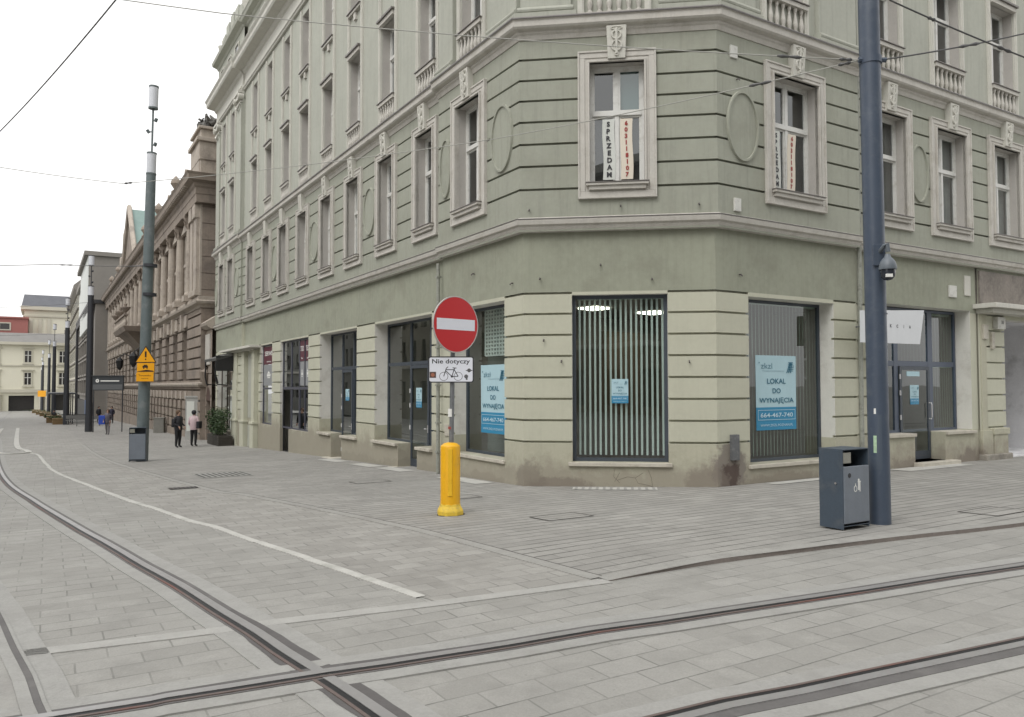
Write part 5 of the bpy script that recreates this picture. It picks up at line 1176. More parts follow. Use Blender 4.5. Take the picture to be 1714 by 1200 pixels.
# tram stop board
tb=thing('tram_stop_board','dark tram stop board with white route line, hung on two posts','tram stop board',(-29.8,56,-1.5))
Ft=Face(Vector((-30.75,57.3)),Vector((1,0)),Vector((0,-1)),1); k56=57.3/56
mb=MB(); mb.box(Ft,-.55,1.75,1.50,2.55,0,.15); mb.box(Ft,-.6,1.8,2.55,2.62,-.02,.2); build(mb,'board',mat('board_dark',(.045,.05,.055),.5),tb)
mb=MB(); mb.box(Ft,-.5,1.68,1.56,1.95,.15,.17); build(mb,'timetable_strip',mat('board_grey',(.11,.115,.12),.5),tb)
mb=MB(); mb.cylo(Ft,-.18,2.22,.15,.17,.13,18); mb.box(Ft,.05,1.45,2.17,2.25,.15,.165); build(mb,'route_marking',M_wh,tb)
mb=MB(); text(mb,'T',Ft,-.18,2.22,.175,height=.12,bold=.03); build(mb,'lettering',M_inkb,tb,fix=False)
for u in (-.5,1.65): mb=MB(); mb.tube([Ft(u,-1.75,.05),Ft(u,1.6,.05)],.04,8); build(mb,'post',M_poled,tb)
# shelter roof behind
sh=thing('tram_shelter','thin dark roofed shelter beyond the dark lamp pole','shelter',sn(80,5.6)); z=hs_(80)
Fs=Face(sn(86,6.4),dL,nL); mb=MB(); mb.box(Fs,-7,7,z+3.1,z+3.25,-1.5,1.0); build(mb,'roof',M_poled,sh)
for u in (-6,0,6): mb=MB(); mb.tube([Fs(u,z-.2,-1.2),Fs(u,z+3.1,-1.2)],.06,8); build(mb,'post',M_poled,sh)
# utility cabinet and info pillar
zc_=hs_(48); Fc=Face(sn(46.5,.9),Vector((1,.1)).normalized(),Vector((.1,-1)).normalized(),1)
R_=thing('utility_cabinet','pale grey utility cabinet against the stone building','utility cabinet',Fc(0,zc_)); mb=MB(); mb.box(Fc,-.4,.3,zc_,zc_+1.05,-.4,0); mb.box(Fc,-.43,.33,zc_+1.05,zc_+1.12,-.43,.04); build(mb,'body',mat('cabinet_grey',(.22,.215,.19),.7,noise=.2,nscale=4),R_,bevel=.01)
mb=MB(); mb.box(Fc,-.36,.26,zc_+.1,zc_+.98,.0,.015); build(mb,'door',mat('cabinet_door',(.19,.185,.165),.7,noise=.2,nscale=6),R_)
zc_=hs_(34.3); Fi=Face(Vector((-18.35,44.0)),Vector((1,.12)).normalized(),Vector((.12,-1)).normalized(),1)
R_=thing('notice_pillar','white and grey notice pillar behind the two standing people','notice pillar',Fi(0,zc_)); mb=MB(); mb.box(Fi,-.38,.38,zc_,zc_+2.4,-.4,0); mb.box(Fi,-.42,.42,zc_+2.4,zc_+2.5,-.45,.04); build(mb,'body',mat('pillar_grey',(.36,.36,.34),.7,noise=.1,nscale=4),R_,bevel=.01)
mb=MB(); mb.box(Fi,-.3,.12,zc_+.5,zc_+2.2,0,.02); build(mb,'poster_panel',M_paper,R_)
# distant orange sign
R_=thing('warning_panels','small orange road works sign far down the street','warning sign',sn(165,7.9)); zc_=hs_(165); Fo=Face(sn(165,7.9),Vector((1,0)),Vector((0,-1)),1)
mb=MB(); mb.box(Fo,-.8,.8,zc_+3.4,zc_+4.6,0,.05); build(mb,'panel',M_wy,R_); mb=MB(); mb.tube([Fo(0,zc_,-.03),Fo(0,zc_+4.5,-.03)],.05,6); build(mb,'post',M_poled,R_)

# ================================================================== PEOPLE
M_skin=mat('skin',(.45,.28,.21),.6); M_hair=mat('hair_dark',(.03,.022,.018),.7); M_shoe=mat('shoe_black',(.015,.015,.017),.5)
def person(x,y,label,hh,face,mats,hat=None,stride=0,sit=False,lean=0,arms=0.0,bag=None,skirt=False):
    k=hh/1.75; z0=h(x,y)+.012; rot=Matrix.Rotation(face,4,'Z'); root=thing('person',label,'person',(x,y,z0))
    V=[];R=[];E_=[]
    def a(p,r,par=None): V.append(Vector(p)); R.append(r); 
    def add(p,r,par):
        V.append(Vector(p)); R.append(r)
        if par is not None: E_.append((par,len(V)-1))
        return len(V)-1
    pz=.93 if not sit else .52
    pel=add((0,0,pz),.15,None); wa=add((0,.0,pz+.17),.145,pel); ch=add((0,-.01-lean,pz+.38),.165,wa); nb=add((0,-.01-lean,pz+.54),.075,ch); nk=add((0,-.02-lean,pz+.60),.055,nb); hd=add((0,-.03-lean,pz+.68),.088,nk); ht=add((0,-.02-lean,pz+.76),.08,hd); add((0,-.125-lean,pz+.675),.016,hd)
    for s in (-1,1):
        st=stride*s
        hp=add((s*.09,0,pz-.06),.105,pel)
        if sit: kn=add((s*.12,-.42,pz-.03),.075,hp); an=add((s*.12,-.42,.09),.05,kn)
        else: kn=add((s*.10,-.02-st*.5,.49),.075,hp); an=add((s*.10,.02-st,.09),.052,kn)
        add((s*.115,an and V[an].y-.15,.045),.042,an)
        sh=add((s*.19,-.01-lean,pz+.47),.07,ch); el=add((s*.25,.03-lean+st*.3,pz+.19),.055,sh); wr=add((s*(.25-.1*arms),-.06-lean-.18*arms+st*.5,pz+.0+.12*arms),.036,el); pm=add((V[wr].x-.0,V[wr].y-.04,V[wr].z-.07),.034,wr)
        b=V[pm]
        for i,(dx,l) in enumerate(((-.027,.075),(-.009,.085),(.009,.08),(.026,.065))):
            f1=add((b.x+dx,b.y-.01,b.z-.045),.0085,pm); add((b.x+dx,b.y-.025,b.z-.045-l*.6),.0075,f1)
        add((b.x-s*.03,b.y-.035,b.z-.02),.0095,pm)
    me=bpy.data.meshes.new('person_body'); me.from_pydata([tuple(v*k) for v in V],E_,[]); ob=bpy.data.objects.new('tmp',me); COL.objects.link(ob)
    sk=ob.modifiers.new('s','SKIN'); sk.use_smooth_shade=True
    for v,r in zip(me.skin_vertices[0].data,R): v.radius=(r*k,r*k)
    me.skin_vertices[0].data[0].use_root=True
    ob.modifiers.new('ss','SUBSURF').levels=1
    dg=bpy.context.evaluated_depsgraph_get(); dg.update(); m2=bpy.data.meshes.new_from_object(ob.evaluated_get(dg)); bpy.data.objects.remove(ob)
    m2.materials.clear()
    for m in mats+[M_skin,M_shoe]: m2.materials.append(m)     # jacket, trousers, skin, shoe
    pzk=pz*k
    for p in m2.polygons:
        c=p.center; hand=abs(c.x)>.12*k and c.z<(pz+.06+.12*arms)*k and c.z>(pz-.3)*k and c.y<-.05*k and not sit
        if c.z<.1*k: mi=3
        elif c.z>(pz+.565)*k: mi=2
        elif hand and abs(c.x)>.135*k: mi=2 if c.z<(pz-.02+.12*arms)*k else 0
        elif c.z<(pz-.08)*k and not (abs(c.x)>.19*k): mi=1
        else: mi=0
        p.material_index=mi; p.use_smooth=True
    m2.name='body'; bo_=bpy.data.objects.new('body',m2); COL.objects.link(bo_); bo_.parent=root
    def child(mb,n,m,smooth=True): o=mb.build(n,m,root,smooth=smooth); return o
    hz=(pz+.715)*k; mb=MB(); mb.lathe((0,(.01-lean)*k,0),[(.07*k,hz-.10*k),(.105*k,hz-.02*k),(.108*k,hz+.04*k),(.085*k,hz+.09*k),(.03*k,hz+.118*k)],14); child(mb,'hair' if not hat else 'hat',hat or M_hair)
    # eyes and mouth
    mb=MB()
    for s in (-1,1): mb.tube([((s*.032)*k,(-.108-lean)*k,(pz+.70)*k),((s*.032)*k,(-.118-lean)*k,(pz+.70)*k)],.011*k,8)
    child(mb,'eyes',M_hair)
    mb=MB(); mb.lathe((0,(-.01-lean)*k,0),[(.155*k,(pz-.12)*k),(.17*k,(pz+.0)*k),(.165*k,(pz+.2)*k),(.178*k,(pz+.4)*k),(.12*k,(pz+.50)*k),(.075*k,(pz+.545)*k)],18)
    for v in mb.v: v.x*=1.12
    if not sit: child(mb,'jacket',mats[0])
    if bag:
        mb=MB(); bx_,by_,bz_,bw,bd2,bh,bm_=bag; mb.bx((bx_-bw/2)*k,(bx_+bw/2)*k,(by_-bd2/2)*k,(by_+bd2/2)*k,(bz_-bh/2)*k,(bz_+bh/2)*k); o=mb.build('bag',bm_,root,bevel=.03)
    root.rotation_euler=(0,0,face)
    return root
M_jb=mat('jacket_black',(.015,.015,.02),.7,noise=.3,nscale=8); M_tb=mat('trousers_black',(.012,.012,.014),.8); M_jp=mat('jacket_pale_pink',(.52,.40,.42),.8,noise=.1,nscale=8); M_jg=mat('jeans_grey',(.16,.15,.155),.8,noise=.2,nscale=10); M_blue=mat('coat_blue',(.02,.06,.36),.6); M_navy=mat('coat_navy',(.02,.02,.04),.7); M_plum=mat('jacket_striped',(.10,.09,.11),.7,noise=.5,nscale=12); M_brown=mat('hair_brown',(.10,.06,.035),.7)
person(-15.62,35.9,'person in black jacket and trousers standing in profile on the pavement, left of the pair',1.76,math.radians(70),[M_jb,M_tb],hat=M_brown,arms=.8,bag=(.0,.22,1.15,.25,.14,.4,M_jb))
person(-15.30,36.9,'person seen from behind in pale pink hooded jacket and black cap, right of the pair',1.74,math.radians(170),[M_jp,M_tb],hat=M_jb,arms=.3,bag=(-.28,.0,1.05,.16,.28,.34,M_jb))
person(-27.5,52.2,'person walking in grey jeans and striped top carrying a large bright blue bag',1.72,math.radians(10),[M_plum,M_jg],hat=M_brown,stride=.13,arms=.6,bag=(-.36,.0,1.02,.42,.24,.62,M_blue))
person(-41.5,79.5,'person in dark navy coat behind the one with the blue bag',1.8,math.radians(20),[M_navy,M_tb],arms=.2)
person(-42.0,76.5,'person in black right behind the pole of the tram stop board',1.75,math.radians(-30),[M_jb,M_tb],arms=.4)
person(-45.0,83.5,'person in black between the tram stop board posts',1.78,math.radians(60),[M_jb,M_tb])
person(-58.5,98.0,'dark figure sitting behind the nearest wooden planter, left one',1.7,math.radians(10),[M_jb,M_tb],sit=True)
person(-55.6,96.0,'dark figure sitting behind the nearest wooden planter, right one',1.7,math.radians(-20),[M_jb,M_tb],sit=True)

# ================================================================== BROWN STONE BUILDING
M_stone=mat('sandstone',(.27,.225,.185),.85,noise=.25,nscale=.8,bump=.4,bscale=40,stain=(.12,.10,.09),stain_amt=.6,sscale=.6,streak=.45)
M_stone2=mat('sandstone_light',(.41,.36,.305),.85,noise=.25,nscale=1.5,bump=.4,bscale=40,stain=(.13,.11,.10),stain_amt=.5,sscale=1.0,streak=.4)
M_dwin=mat('dark_window',(.035,.033,.032),.15,noise=.3,nscale=3)
M_copper=mat('green_copper',(.19,.27,.25),.6,noise=.2,nscale=1)
Bs=thing('stone_building','dark brown sandstone building with giant half columns and rusticated ground floor','building',FL(34,-1.3,.5))
def bp_(mb,name,m,parent=None,**k):
    for v in mb.v:
        if v.z > 7.3: v.z = 7.3+(v.z-7.3)*1.055
    o = mb.build(name,m,None,**k); adopt_any(o,parent or Bs); return o
U0,U1,BO=33.3,104,.4
bays=[39.15+3.86*k for k in range(17)]
hl=[]
for u in bays: hl+=[(u-.95,u+.95,2.15,5.35)]
low=[(u+d-.42,u+d+.42,-1.0,.95) for u in bays for d in (-.95,.95)]
mb=MB(); wallgrid(mb,FL,U0,U1,-4.5,6.3,BO,hl+low,[-.9+.62*k for k in range(12)],D=.5,G=.12,gw=.11); bp_(mb,'rusticated_wall',[M_stone,M_stone],fix=False)
hl=[(u-.8,u+.8,7.6,11.2) for u in bays]
mb=MB(); wallgrid(mb,FL,U0,U1,6.3,13.0,BO-.25,hl,[],D=.45); bp_(mb,'upper_wall',[M_stone,M_stone],fix=False)
for k,u in enumerate(bays):
    mb=MB(); mb.box(FL,u-.95,u+.95,2.15,5.35,BO-.5,BO-.46); w_=bp_(mb,'window',M_dwin)
    mb=MB(); mb.box(FL,u-.05,u+.05,2.2,5.3,BO-.46,BO-.40); mb.box(FL,u-.95,u+.95,4.2,4.3,BO-.46,BO-.40); bp_(mb,'glazing_bar',M_stone2,w_)
    mb=MB(); mb.box(FL,u-.8,u+.8,7.6,11.2,BO-.7,BO-.66); w_=bp_(mb,'window',M_dwin)
    mb=MB(); mb.box(FL,u-.04,u+.04,7.6,11.2,BO-.66,BO-.6); mb.box(FL,u-.8,u+.8,9.9,10.0,BO-.66,BO-.6)
    for s in (-1,1): mb.box(FL,u+s*.9-.1,u+s*.9+.1,7.4,11.3,BO-.25,BO-.1)
    mb.box(FL,u-1.1,u+1.1,9.3,9.5,BO-.25,BO-.05); mb.hexa([FL(u-1.2,11.3,BO-.3),FL(u+1.2,11.3,BO-.3),FL(u+1.2,11.3,BO+.1),FL(u-1.2,11.3,BO+.1),FL(u-.2,11.75,BO-.3),FL(u+.2,11.75,BO-.3),FL(u+.2,11.75,BO+.1),FL(u-.2,11.75,BO+.1)])
    bp_(mb,'window_trim',M_stone2,w_)
    for d in (-.95,.95):
        mb=MB(); mb.box(FL,u+d-.42,u+d+.42,-1.0,.95,BO-.5,BO-.46); w_=bp_(mb,'basement_window',M_dwin)
        mb=MB(); mb.box(FL,u+d-.3,u+d+.3,.98,1.5,BO-.01,BO+.06); bp_(mb,'lintel_block',M_stone2,w_)
    # half column
    c=FL(u-1.93,0,BO+.0); mb=MB(); mb.box(FL,u-2.35,u-1.5,6.95,7.3,BO-.3,BO+.42); mb.lathe((c.x,c.y,0),[(.36,7.3),(.36,7.4),(.29,7.5),(.28,9),(.245,11.2)],14)
    col=bp_(mb,'half_column',M_stone2)
    mb=MB(); mb.lathe((c.x,c.y,0),[(.25,11.15),(.3,11.3),(.27,11.45),(.42,11.75),(.45,11.85)],12); mb.box(FL,u-2.33,u-1.52,11.85,11.95,BO-.3,BO+.42)
    for a in range(8): t_=a*math.pi/4; mb.tube([c+Vector((.3*math.cos(t_),.3*math.sin(t_),11.3)),c+Vector((.42*math.cos(t_),.42*math.sin(t_),11.62))],.05,5)
    bp_(mb,'capital',M_stone,col)
# corner piers
for a,b in ((33.35,35.6),(102.3,104)):
    mb=MB(); mb.box(FL,a,b,6.95,11.95,BO-.25,BO+.12); bp_(mb,'corner_pier',M_stone2,bevel=.02)
pa=[pt(FL,U1,BO),pt(FL,U0,BO),pt(FL,U0,-9)]
for nm,prof in (('string_course',[(-.1,1.75),(.1,1.78),(.16,1.88),(.16,1.98),(-.1,2.05)]),('main_cornice',[(-.3,6.28),(.05,6.28),(.1,6.4),(.32,6.5),(.36,6.62),(.2,6.7),(.2,6.9),(-.3,6.97)]),
    ('entablature',[(-.3,11.95),(.4,11.95),(.42,12.35),(.46,12.4),(.46,12.7),(.55,12.8),(.57,12.95),(.88,13.05),(.92,13.3),(1.0,13.42),(-.3,13.6)]),('parapet',[(-.35,13.55),(.15,13.58),(.15,14.3),(.22,14.35),(.22,14.45),(-.4,14.5)])):
    mb=MB(); mb.sweep(pa,prof); bp_(mb,nm,M_stone2 if nm!='entablature' else M_stone)
mb=MB()
for k in range(140): u=34.2+.5*k; mb.box(FL,u,u+.26,12.97,13.15,BO+.35,BO+.85)
bp_(mb,'dentil_course',M_stone2)
for k,u in enumerate(bays):
    mb=MB(); mb.box(FL,u-1.25,u+1.25,5.45,6.2,BO-.02,BO+.1); mb.box(FL,u-.25,u+.25,5.3,6.27,BO-.02,BO+.26); bp_(mb,'keystone_block',M_stone2)
    mb=MB(); mb.box(FL,u-1.0,u+1.0,14.45,14.75,BO-.2,BO+.1); mb.hexa([FL(u-.5,14.75,BO-.2),FL(u+.5,14.75,BO-.2),FL(u+.5,14.75,BO+.1),FL(u-.5,14.75,BO+.1),FL(u-.1,15.15,BO-.2),FL(u+.1,15.15,BO-.2),FL(u+.1,15.15,BO+.1),FL(u-.1,15.15,BO+.1)]); bp_(mb,'parapet_block',M_stone)
for (a,b) in ((33.5,34.35),(34.75,35.55)):
    mb=MB(); mb.box(FL,a,b,7.3,11.2,BO+.1,BO+.3); mb.box(FL,a-.06,b+.06,6.97,7.3,BO+.1,BO+.36); mb.box(FL,a-.06,b+.06,11.2,11.93,BO+.1,BO+.4); bp_(mb,'pilaster',M_stone2,bevel=.02)
# side wall towards the green building, with its grooves
FSd=Face(pt(FL,U0,BO),Vector((-nL.x,-nL.y)),Vector((-dL.x,-dL.y)))
mb=MB(); wallgrid(mb,FSd,0,9.5,-2,13,0,[],[5.0+.62*k for k in range(3)]+[7.3+.9*k for k in range(6)],G=.04,gw=.04); bp_(mb,'side_wall',M_stone,fix=False)
# corner attic block and statue group
mb=MB(); mb.box(FL,33.4,36.3,13.55,15.4,-2.2,BO+.2); mb.box(FL,33.25,36.45,15.4,15.62,-2.35,BO+.35); mb.box(FL,33.5,36.2,15.62,16.1,-2.1,BO+.1); mb.box(FL,33.35,36.35,16.1,16.25,-2.2,BO+.25); bp_(mb,'corner_attic',M_stone2,bevel=.03)
mb=MB()
for k in range(26):
    a=random.uniform(34.3,36.4); z_=16.25+random.uniform(0,1.5)*(1-abs(a-35.3)/1.6); mb.tube([FL(a,16.2,-.2+random.uniform(-.3,.3)),FL(a+random.uniform(-.2,.2),z_,-.2+random.uniform(-.4,.4)),FL(a+random.uniform(-.3,.3),z_+.35,-.2+random.uniform(-.5,.5))],.16,7,0,True,[.22,.16,.06])
bp_(mb,'trophy_sculpture',mat('dark_bronze_stone',(.09,.085,.075),.7,noise=.3,nscale=4),smooth=True)
for u in (43,52,61,78,88,98):
    mb=MB(); c=FL(u,0,BO+.1); mb.lathe((c.x,c.y,0),[(.3,14.45),(.3,14.6),(.12,14.75),(.35,15.1),(.3,15.3),(.05,15.6)],10); bp_(mb,'roof_urn',M_stone)
# central gable with copper roof, obelisk, balcony, lanterns
mb=MB(); ga,gb=63.5,74.5; gm=(ga+gb)/2
i=len(mb.v); mb.v+=[FL(ga,13.5,BO+.6),FL(gb,13.5,BO+.6),FL(gm,18.3,BO+.6),FL(ga,13.5,-3),FL(gb,13.5,-3),FL(gm,18.3,-3)]
for f in ((0,1,2),(3,4,5)): mb.f.append(tuple(i+k for k in f)); mb.m.append(0)
for f in ((0,2,5,3),(1,2,5,4)): mb.f.append(tuple(i+k for k in f)); mb.m.append(1)
bp_(mb,'gable',[M_stone,M_copper])
mb=MB(); mb.tube([FL(ga-.4,13.5,BO+.7),FL(gm,18.5,BO+.7),FL(gb+.4,13.5,BO+.7)],.22,6); bp_(mb,'gable_moulding',M_stone2)
mb=MB(); c=FL(79.5,0,BO-.2); mb.lathe((c.x,c.y,0),[(.9,13.6),(.9,15.2),(.65,15.4),(.6,17.6),(.35,18.8),(.03,19.8)],8); bp_(mb,'obelisk',M_stone2)
bal=MB(); bal.hexa([FL(59,6.5,BO),FL(69,6.5,BO),FL(69,6.5,BO+1.7),FL(59,6.5,BO+1.7),FL(58.8,6.9,BO),FL(69.2,6.9,BO),FL(69.2,6.9,BO+1.9),FL(58.8,6.9,BO+1.9)]); bal.box(FL,58.9,69.1,7.75,7.9,BO+1.5,BO+1.85)
bal.hexa([FL(61,5.2,BO),FL(67,5.2,BO),FL(67,5.2,BO+.2),FL(61,5.2,BO+.2),FL(60,6.5,BO),FL(68,6.5,BO),FL(68,6.5,BO+1.5),FL(60,6.5,BO+1.5)])
bl=bp_(bal,'balcony',M_stone)
for k in range(18):
    mb=MB() if k==0 else mb; c=FL(59.2+.57*k,0,BO+1.68); mb.lathe((c.x,c.y,0),[(.08,6.9),(.14,7.2),(.06,7.5),(.09,7.75)],6)
bp_(mb,'baluster',M_stone2,bl)
for u in (59.4,64,68.6): mb=MB(); c=FL(u,0,BO+1.7); mb.lathe((c.x,c.y,0),[(.12,7.9),(.1,8.0),(.4,8.35),(.42,8.45),(.1,8.5),(.15,8.7),(.02,8.8)],10); bp_(mb,'urn',M_stone,bl)
for u in (57.5,70.5):
    mb=MB(); mb.tube([FL(u,4.6,BO),FL(u,5.0,BO+.8),FL(u,4.6,BO+1.2)],.05,6); c=FL(u,0,BO+1.2); mb.lathe((c.x,c.y,0),[(.1,3.4),(.28,3.7),(.35,4.3),(.2,4.5),(.05,4.65)],8); bp_(mb,'wall_lantern',M_black)
mb=MB(); pr=[pt(FL,U0,-.3),pt(FL,U0,-9),pt(FL,U1,-9),pt(FL,U1,-.3)]; mb.poly([Vector((p.x,p.y,14.3)) for p in pr]); bp_(mb,'roof',M_copper)
# gate wall linking both houses
gw_=thing('gate_wall','low brown gate wall with arched door and white panel between the green and stone buildings','wall',FL(32.7,-1.2,0))
mb=MB(); wallgrid(mb,FL,31.47,33.3,-1.8,5.0,.12,[],[-.6+.62*k for k in range(6)],closed_holes=[(31.8,33.0,-1.8,1.0)],D=.35,G=.05,gw=.05); 
build(mb,'wall',[M_stone,M_stone],gw_,fix=False)
mb=MB(); n=10
pts=[FL(31.8,1.0,.13)]+[FL(32.4-.6*math.cos(math.pi*k/n),1.0+.75*math.sin(math.pi*k/n),.13) for k in range(n+1)]; mb.poly(pts); mb.box(FL,31.8,33.0,-1.5,1.0,-.2,-.15); build(mb,'door',mat('gate_door',(.09,.055,.045),.6,noise=.2),gw_)
mb=MB(); mb.box(FL,31.8,33.1,3.0,4.7,.12,.2); build(mb,'white_panel',mat('old_white_render',(.45,.43,.39),.85,noise=.15,nscale=2),gw_)
mb=MB(); mb.sweep([pt(FL,33.3,.12),pt(FL,31.45,.12)],[(-.2,4.95),(.1,4.98),(.3,5.15),(.35,5.3),(-.3,5.75)]); build(mb,'coping',M_stone2,gw_)
mb=MB(); mb.tube([FL(32.7,2.9,.15),FL(32.7,2.6,.35),FL(32.7,2.2,.3),FL(32.7,1.8,.2)],.2,8,0,True,[.18,.26,.2,.1]); build(mb,'carved_head',M_stone,gw_,smooth=True)

# ================================================================== BUILDINGS FURTHER DOWN THE STREET
M_fgrey=mat('far_grey_render',(.21,.195,.175),.85,noise=.12,nscale=.3); M_fwh=mat('far_white_render',(.58,.60,.58),.85,noise=.06,nscale=.2); M_fpale=mat('far_pale_render',(.50,.48,.40),.85,noise=.08,nscale=.3); M_fblack=mat('black_cladding',(.025,.025,.027),.5); M_fglass=mat('far_glass',(.16,.165,.16),.25,noise=.4,nscale=.4); M_froof=mat('slate_roof',(.12,.125,.14),.7,noise=.2,nscale=.5); M_fred=mat('red_brick_far',(.33,.13,.115),.85,noise=.1,nscale=.4); M_fcream=mat('cream_render',(.66,.64,.53),.85,noise=.05,nscale=.3)
def block(name,label,F,u0,u1,o0,o1,z0,z1,m,roofm=None):
    R_=thing(name,label,'building',F((u0+u1)/2,z0,o1)); mb=MB(); mb.box(F,u0,u1,z0,z1,o0,o1); build(mb,'walls',m,R_); return R_
def fpart(mb,n,m,R_,**k): return build(mb,n,m,R_,**k)
g=block('office_building','grey modern building with a black frame around pale window grid',FL,104.2,150,-10,2,-5,13.0,M_fgrey)
mb=MB(); mb.box(FL,104.0,151.5,13.0,13.5,-10,2.75); fpart(mb,'roof_lip',M_fblack,g)
mb=MB(); mb.box(FL,149,151.5,-5,12.19,1,2.7); mb.box(FL,108,110,-5,12.19,2,2.5); mb.box(FL,106,151,12.2,12.99,2,2.7); fpart(mb,'black_frame',M_fblack,g)
for j in range(4):
    for i in range(5):
        mb=MB(); a=112+7.4*i; z_=.4+3.0*j; frame(mb,FL,a,a+6.4,z_,z_+2.7,.3,2.0,2.35); w_=fpart(mb,'window',M_fgrey,g); mb=MB(); mb.box(FL,a+.3,a+6.1,z_+.3,z_+2.4,2,2.1); fpart(mb,'pane',mat('far_pale_glass',(.30,.295,.27),.3,noise=.3,nscale=.3),w_)
mb=MB(); mb.box(FL,106,149,-5,-.4,2.0,2.3); fpart(mb,'shop_front',M_fblack,g)
mb=MB(); mb.box(FL,113,117,-2.5,-.2,2.3,2.5); mb.box(FL,108,111,-2.7,-.6,2.3,2.5); fpart(mb,'blue_poster',mat('blue_ad',(.10,.2,.45),.5),g)
w1=block('white_tower_block','tall blank white walled block above the grey modern building',FL,110,134,-14,2.7,10,20.3,M_fwh)
mb=MB(); mb.box(FL,109.6,134.5,20.3,20.9,-14,3.2); fpart(mb,'roof_edge',M_fgrey,w1)
mb=MB(); mb.box(FL,109.94,109.995,10,20.3,-14,2.6); fpart(mb,'side_wall',M_fgrey,w1)
w2=block('white_annex','lower white blank block beyond the tall one',FL,134.6,158,-14,2,10,19.6,M_fwh)
mb=MB(); mb.box(FL,134.6,158.3,19.6,20.4,-14,2.5); fpart(mb,'roof_edge',M_fgrey,w2)
pb=block('pale_townhouse','pale long house with strong eaves at the far end of the row',FL,158.5,209,-12,2,-6,21.2,M_fpale)
mb=MB(); mb.sweep([pt(FL,209,2),pt(FL,158.5,2)],[(-.5,20.2),(.3,20.4),(.9,21.0),(1.0,21.6),(-.5,23.0)]); fpart(mb,'eaves',M_fgrey,pb)
for j in range(6):
    mb=MB(); mb.box(FL,158.5,209,-.5+3.5*j,-.2+3.5*j,2,2.35); fpart(mb,'string_course',M_fgrey,pb)
    for i in range(9):
        a=161+5.4*i; mb=MB(); mb.box(FL,a,a+1.5,.3+3.5*j,2.5+3.5*j,2,2.06); fpart(mb,'window',M_dwin,pb)
# end buildings (their fronts face down the street)
FE=Face(sn(218,0),Vector((-nL.x,-nL.y)),Vector((-dL.x,-dL.y)),1)   # u to the right, outward towards us
eb=thing('end_building','pale yellow three storey building closing the street, ornate windows','building',FE(-15,-4.5))
def ez(z): return z
M_cr=M_fcream
mb=MB(); wallgrid(mb,FE,-44,14,-5,12.9,0,[],[-3.5+.6*k for k in range(6)],closed_holes=[(-26,-18,-5,-.2),(-15,-9.5,-5,-.5),(-5,8,-5,-.3),(-36,-28,-5,-.3)],D=1.2,G=.08,gw=.09); fpart(mb,'walls',[M_cr,M_dwin],eb,fix=False)
mb=MB(); mb.box(FE,-26,-18,-5,-.2,-1.19,-1.1); mb.box(FE,-15,-9.5,-5,-.5,-1.19,-1.1); mb.box(FE,-5,8,-5,-.3,-1.19,-1.1); mb.box(FE,-36,-28,-5,-.3,-1.19,-1.1); fpart(mb,'shop_opening',M_dwin,eb)
for a in (-17,-8,-6.6):
    mb=MB(); c=FE(a,0,.5); mb.lathe((c.x,c.y,0),[(.7,-5),(.55,-4.4),(.5,-.6),(.7,-.3)],12); fpart(mb,'column',M_fpale,eb)
mb=MB(); mb.box(FE,-44,14,.3,1.1,0,.5); mb.box(FE,-44,14,12.4,13.1,0,1.1); mb.box(FE,-44,14,7.0,7.3,0,.25); fpart(mb,'cornice',M_fpale,eb)
mb=MB(); mb.hexa([FE(-44,13.1,1.0),FE(14,13.1,1.0),FE(14,13.1,-10),FE(-44,13.1,-10),FE(-44,15.6,-3),FE(14,15.6,-3),FE(14,15.7,-9),FE(-44,15.7,-9)]); fpart(mb,'roof',mat('end_roof_grey',(.20,.195,.185),.7,noise=.2,nscale=.4),eb)
for z0_,z1_ in ((2.3,5.3),(8.0,10.9)):
    for u in (-24.5,-21.2,-17.9,-11.0,-3.4,0.5,4.5):
        mb=MB(); frame(mb,FE,u-1.0,u+1.0,z0_-.3,z1_+.3,.3,0,.2); mb.box(FE,u-1.4,u+1.4,z1_+.6,z1_+.85,0,.5); mb.box(FE,u-1.2,u+1.2,z0_-.6,z0_-.3,0,.4); w_=fpart(mb,'window',M_fpale,eb)
        mb=MB(); mb.box(FE,u-.7,u+.7,z0_,z1_,0,.05); fpart(mb,'pane',M_dwin,w_)
        mb=MB(); mb.box(FE,u-.08,u+.08,z0_,z1_,.05,.1); mb.box(FE,u-.7,u+.7,z0_+1.7,z0_+1.85,.05,.1); fpart(mb,'glazing_bar',M_wood,w_)
mb=MB(); mb.box(FE,-3,-.5,14.5,16.8,-6,-4); fpart(mb,'chimney',M_fgrey,eb)
FE2=Face(sn(246,0),Vector((-nL.x,-nL.y)),Vector((-dL.x,-dL.y)),1)
tw=thing('tall_pale_house','tall cream building with dark slate roof rising behind the end building','building',FE2(0,-5))
mb=MB(); mb.box(FE2,-12.5,20,-5,23.8,-20,0); fpart(mb,'walls',M_cr,tw)
mb=MB(); mb.box(FE2,-13.4,20,23.8,24.8,-20,1.2); mb.box(FE2,-12.8,20,21.8,22.2,-20,.4); fpart(mb,'cornice',M_fpale,tw)
mb=MB(); mb.hexa([FE2(-13.2,24.8,1.0),FE2(20,24.8,1.0),FE2(20,24.8,-18),FE2(-13.2,24.8,-18),FE2(-12.6,28.4,-2.2),FE2(20,28.4,-2.2),FE2(20,28.4,-16),FE2(-12.6,28.4,-16)]); fpart(mb,'roof',M_froof,tw)
for u in (-10.8,-8.6,-6.4,-1.5,4.5): mb=MB(); mb.box(FE2,u-.45,u+.45,-5,21.4,0,.35); fpart(mb,'pilaster',M_fpale,tw)
FE3=Face(sn(238,0),Vector((-nL.x,-nL.y)),Vector((-dL.x,-dL.y)),1)
rb=thing('red_house','red plastered building showing behind the end building roof on the left','building',FE3(-30,-5))
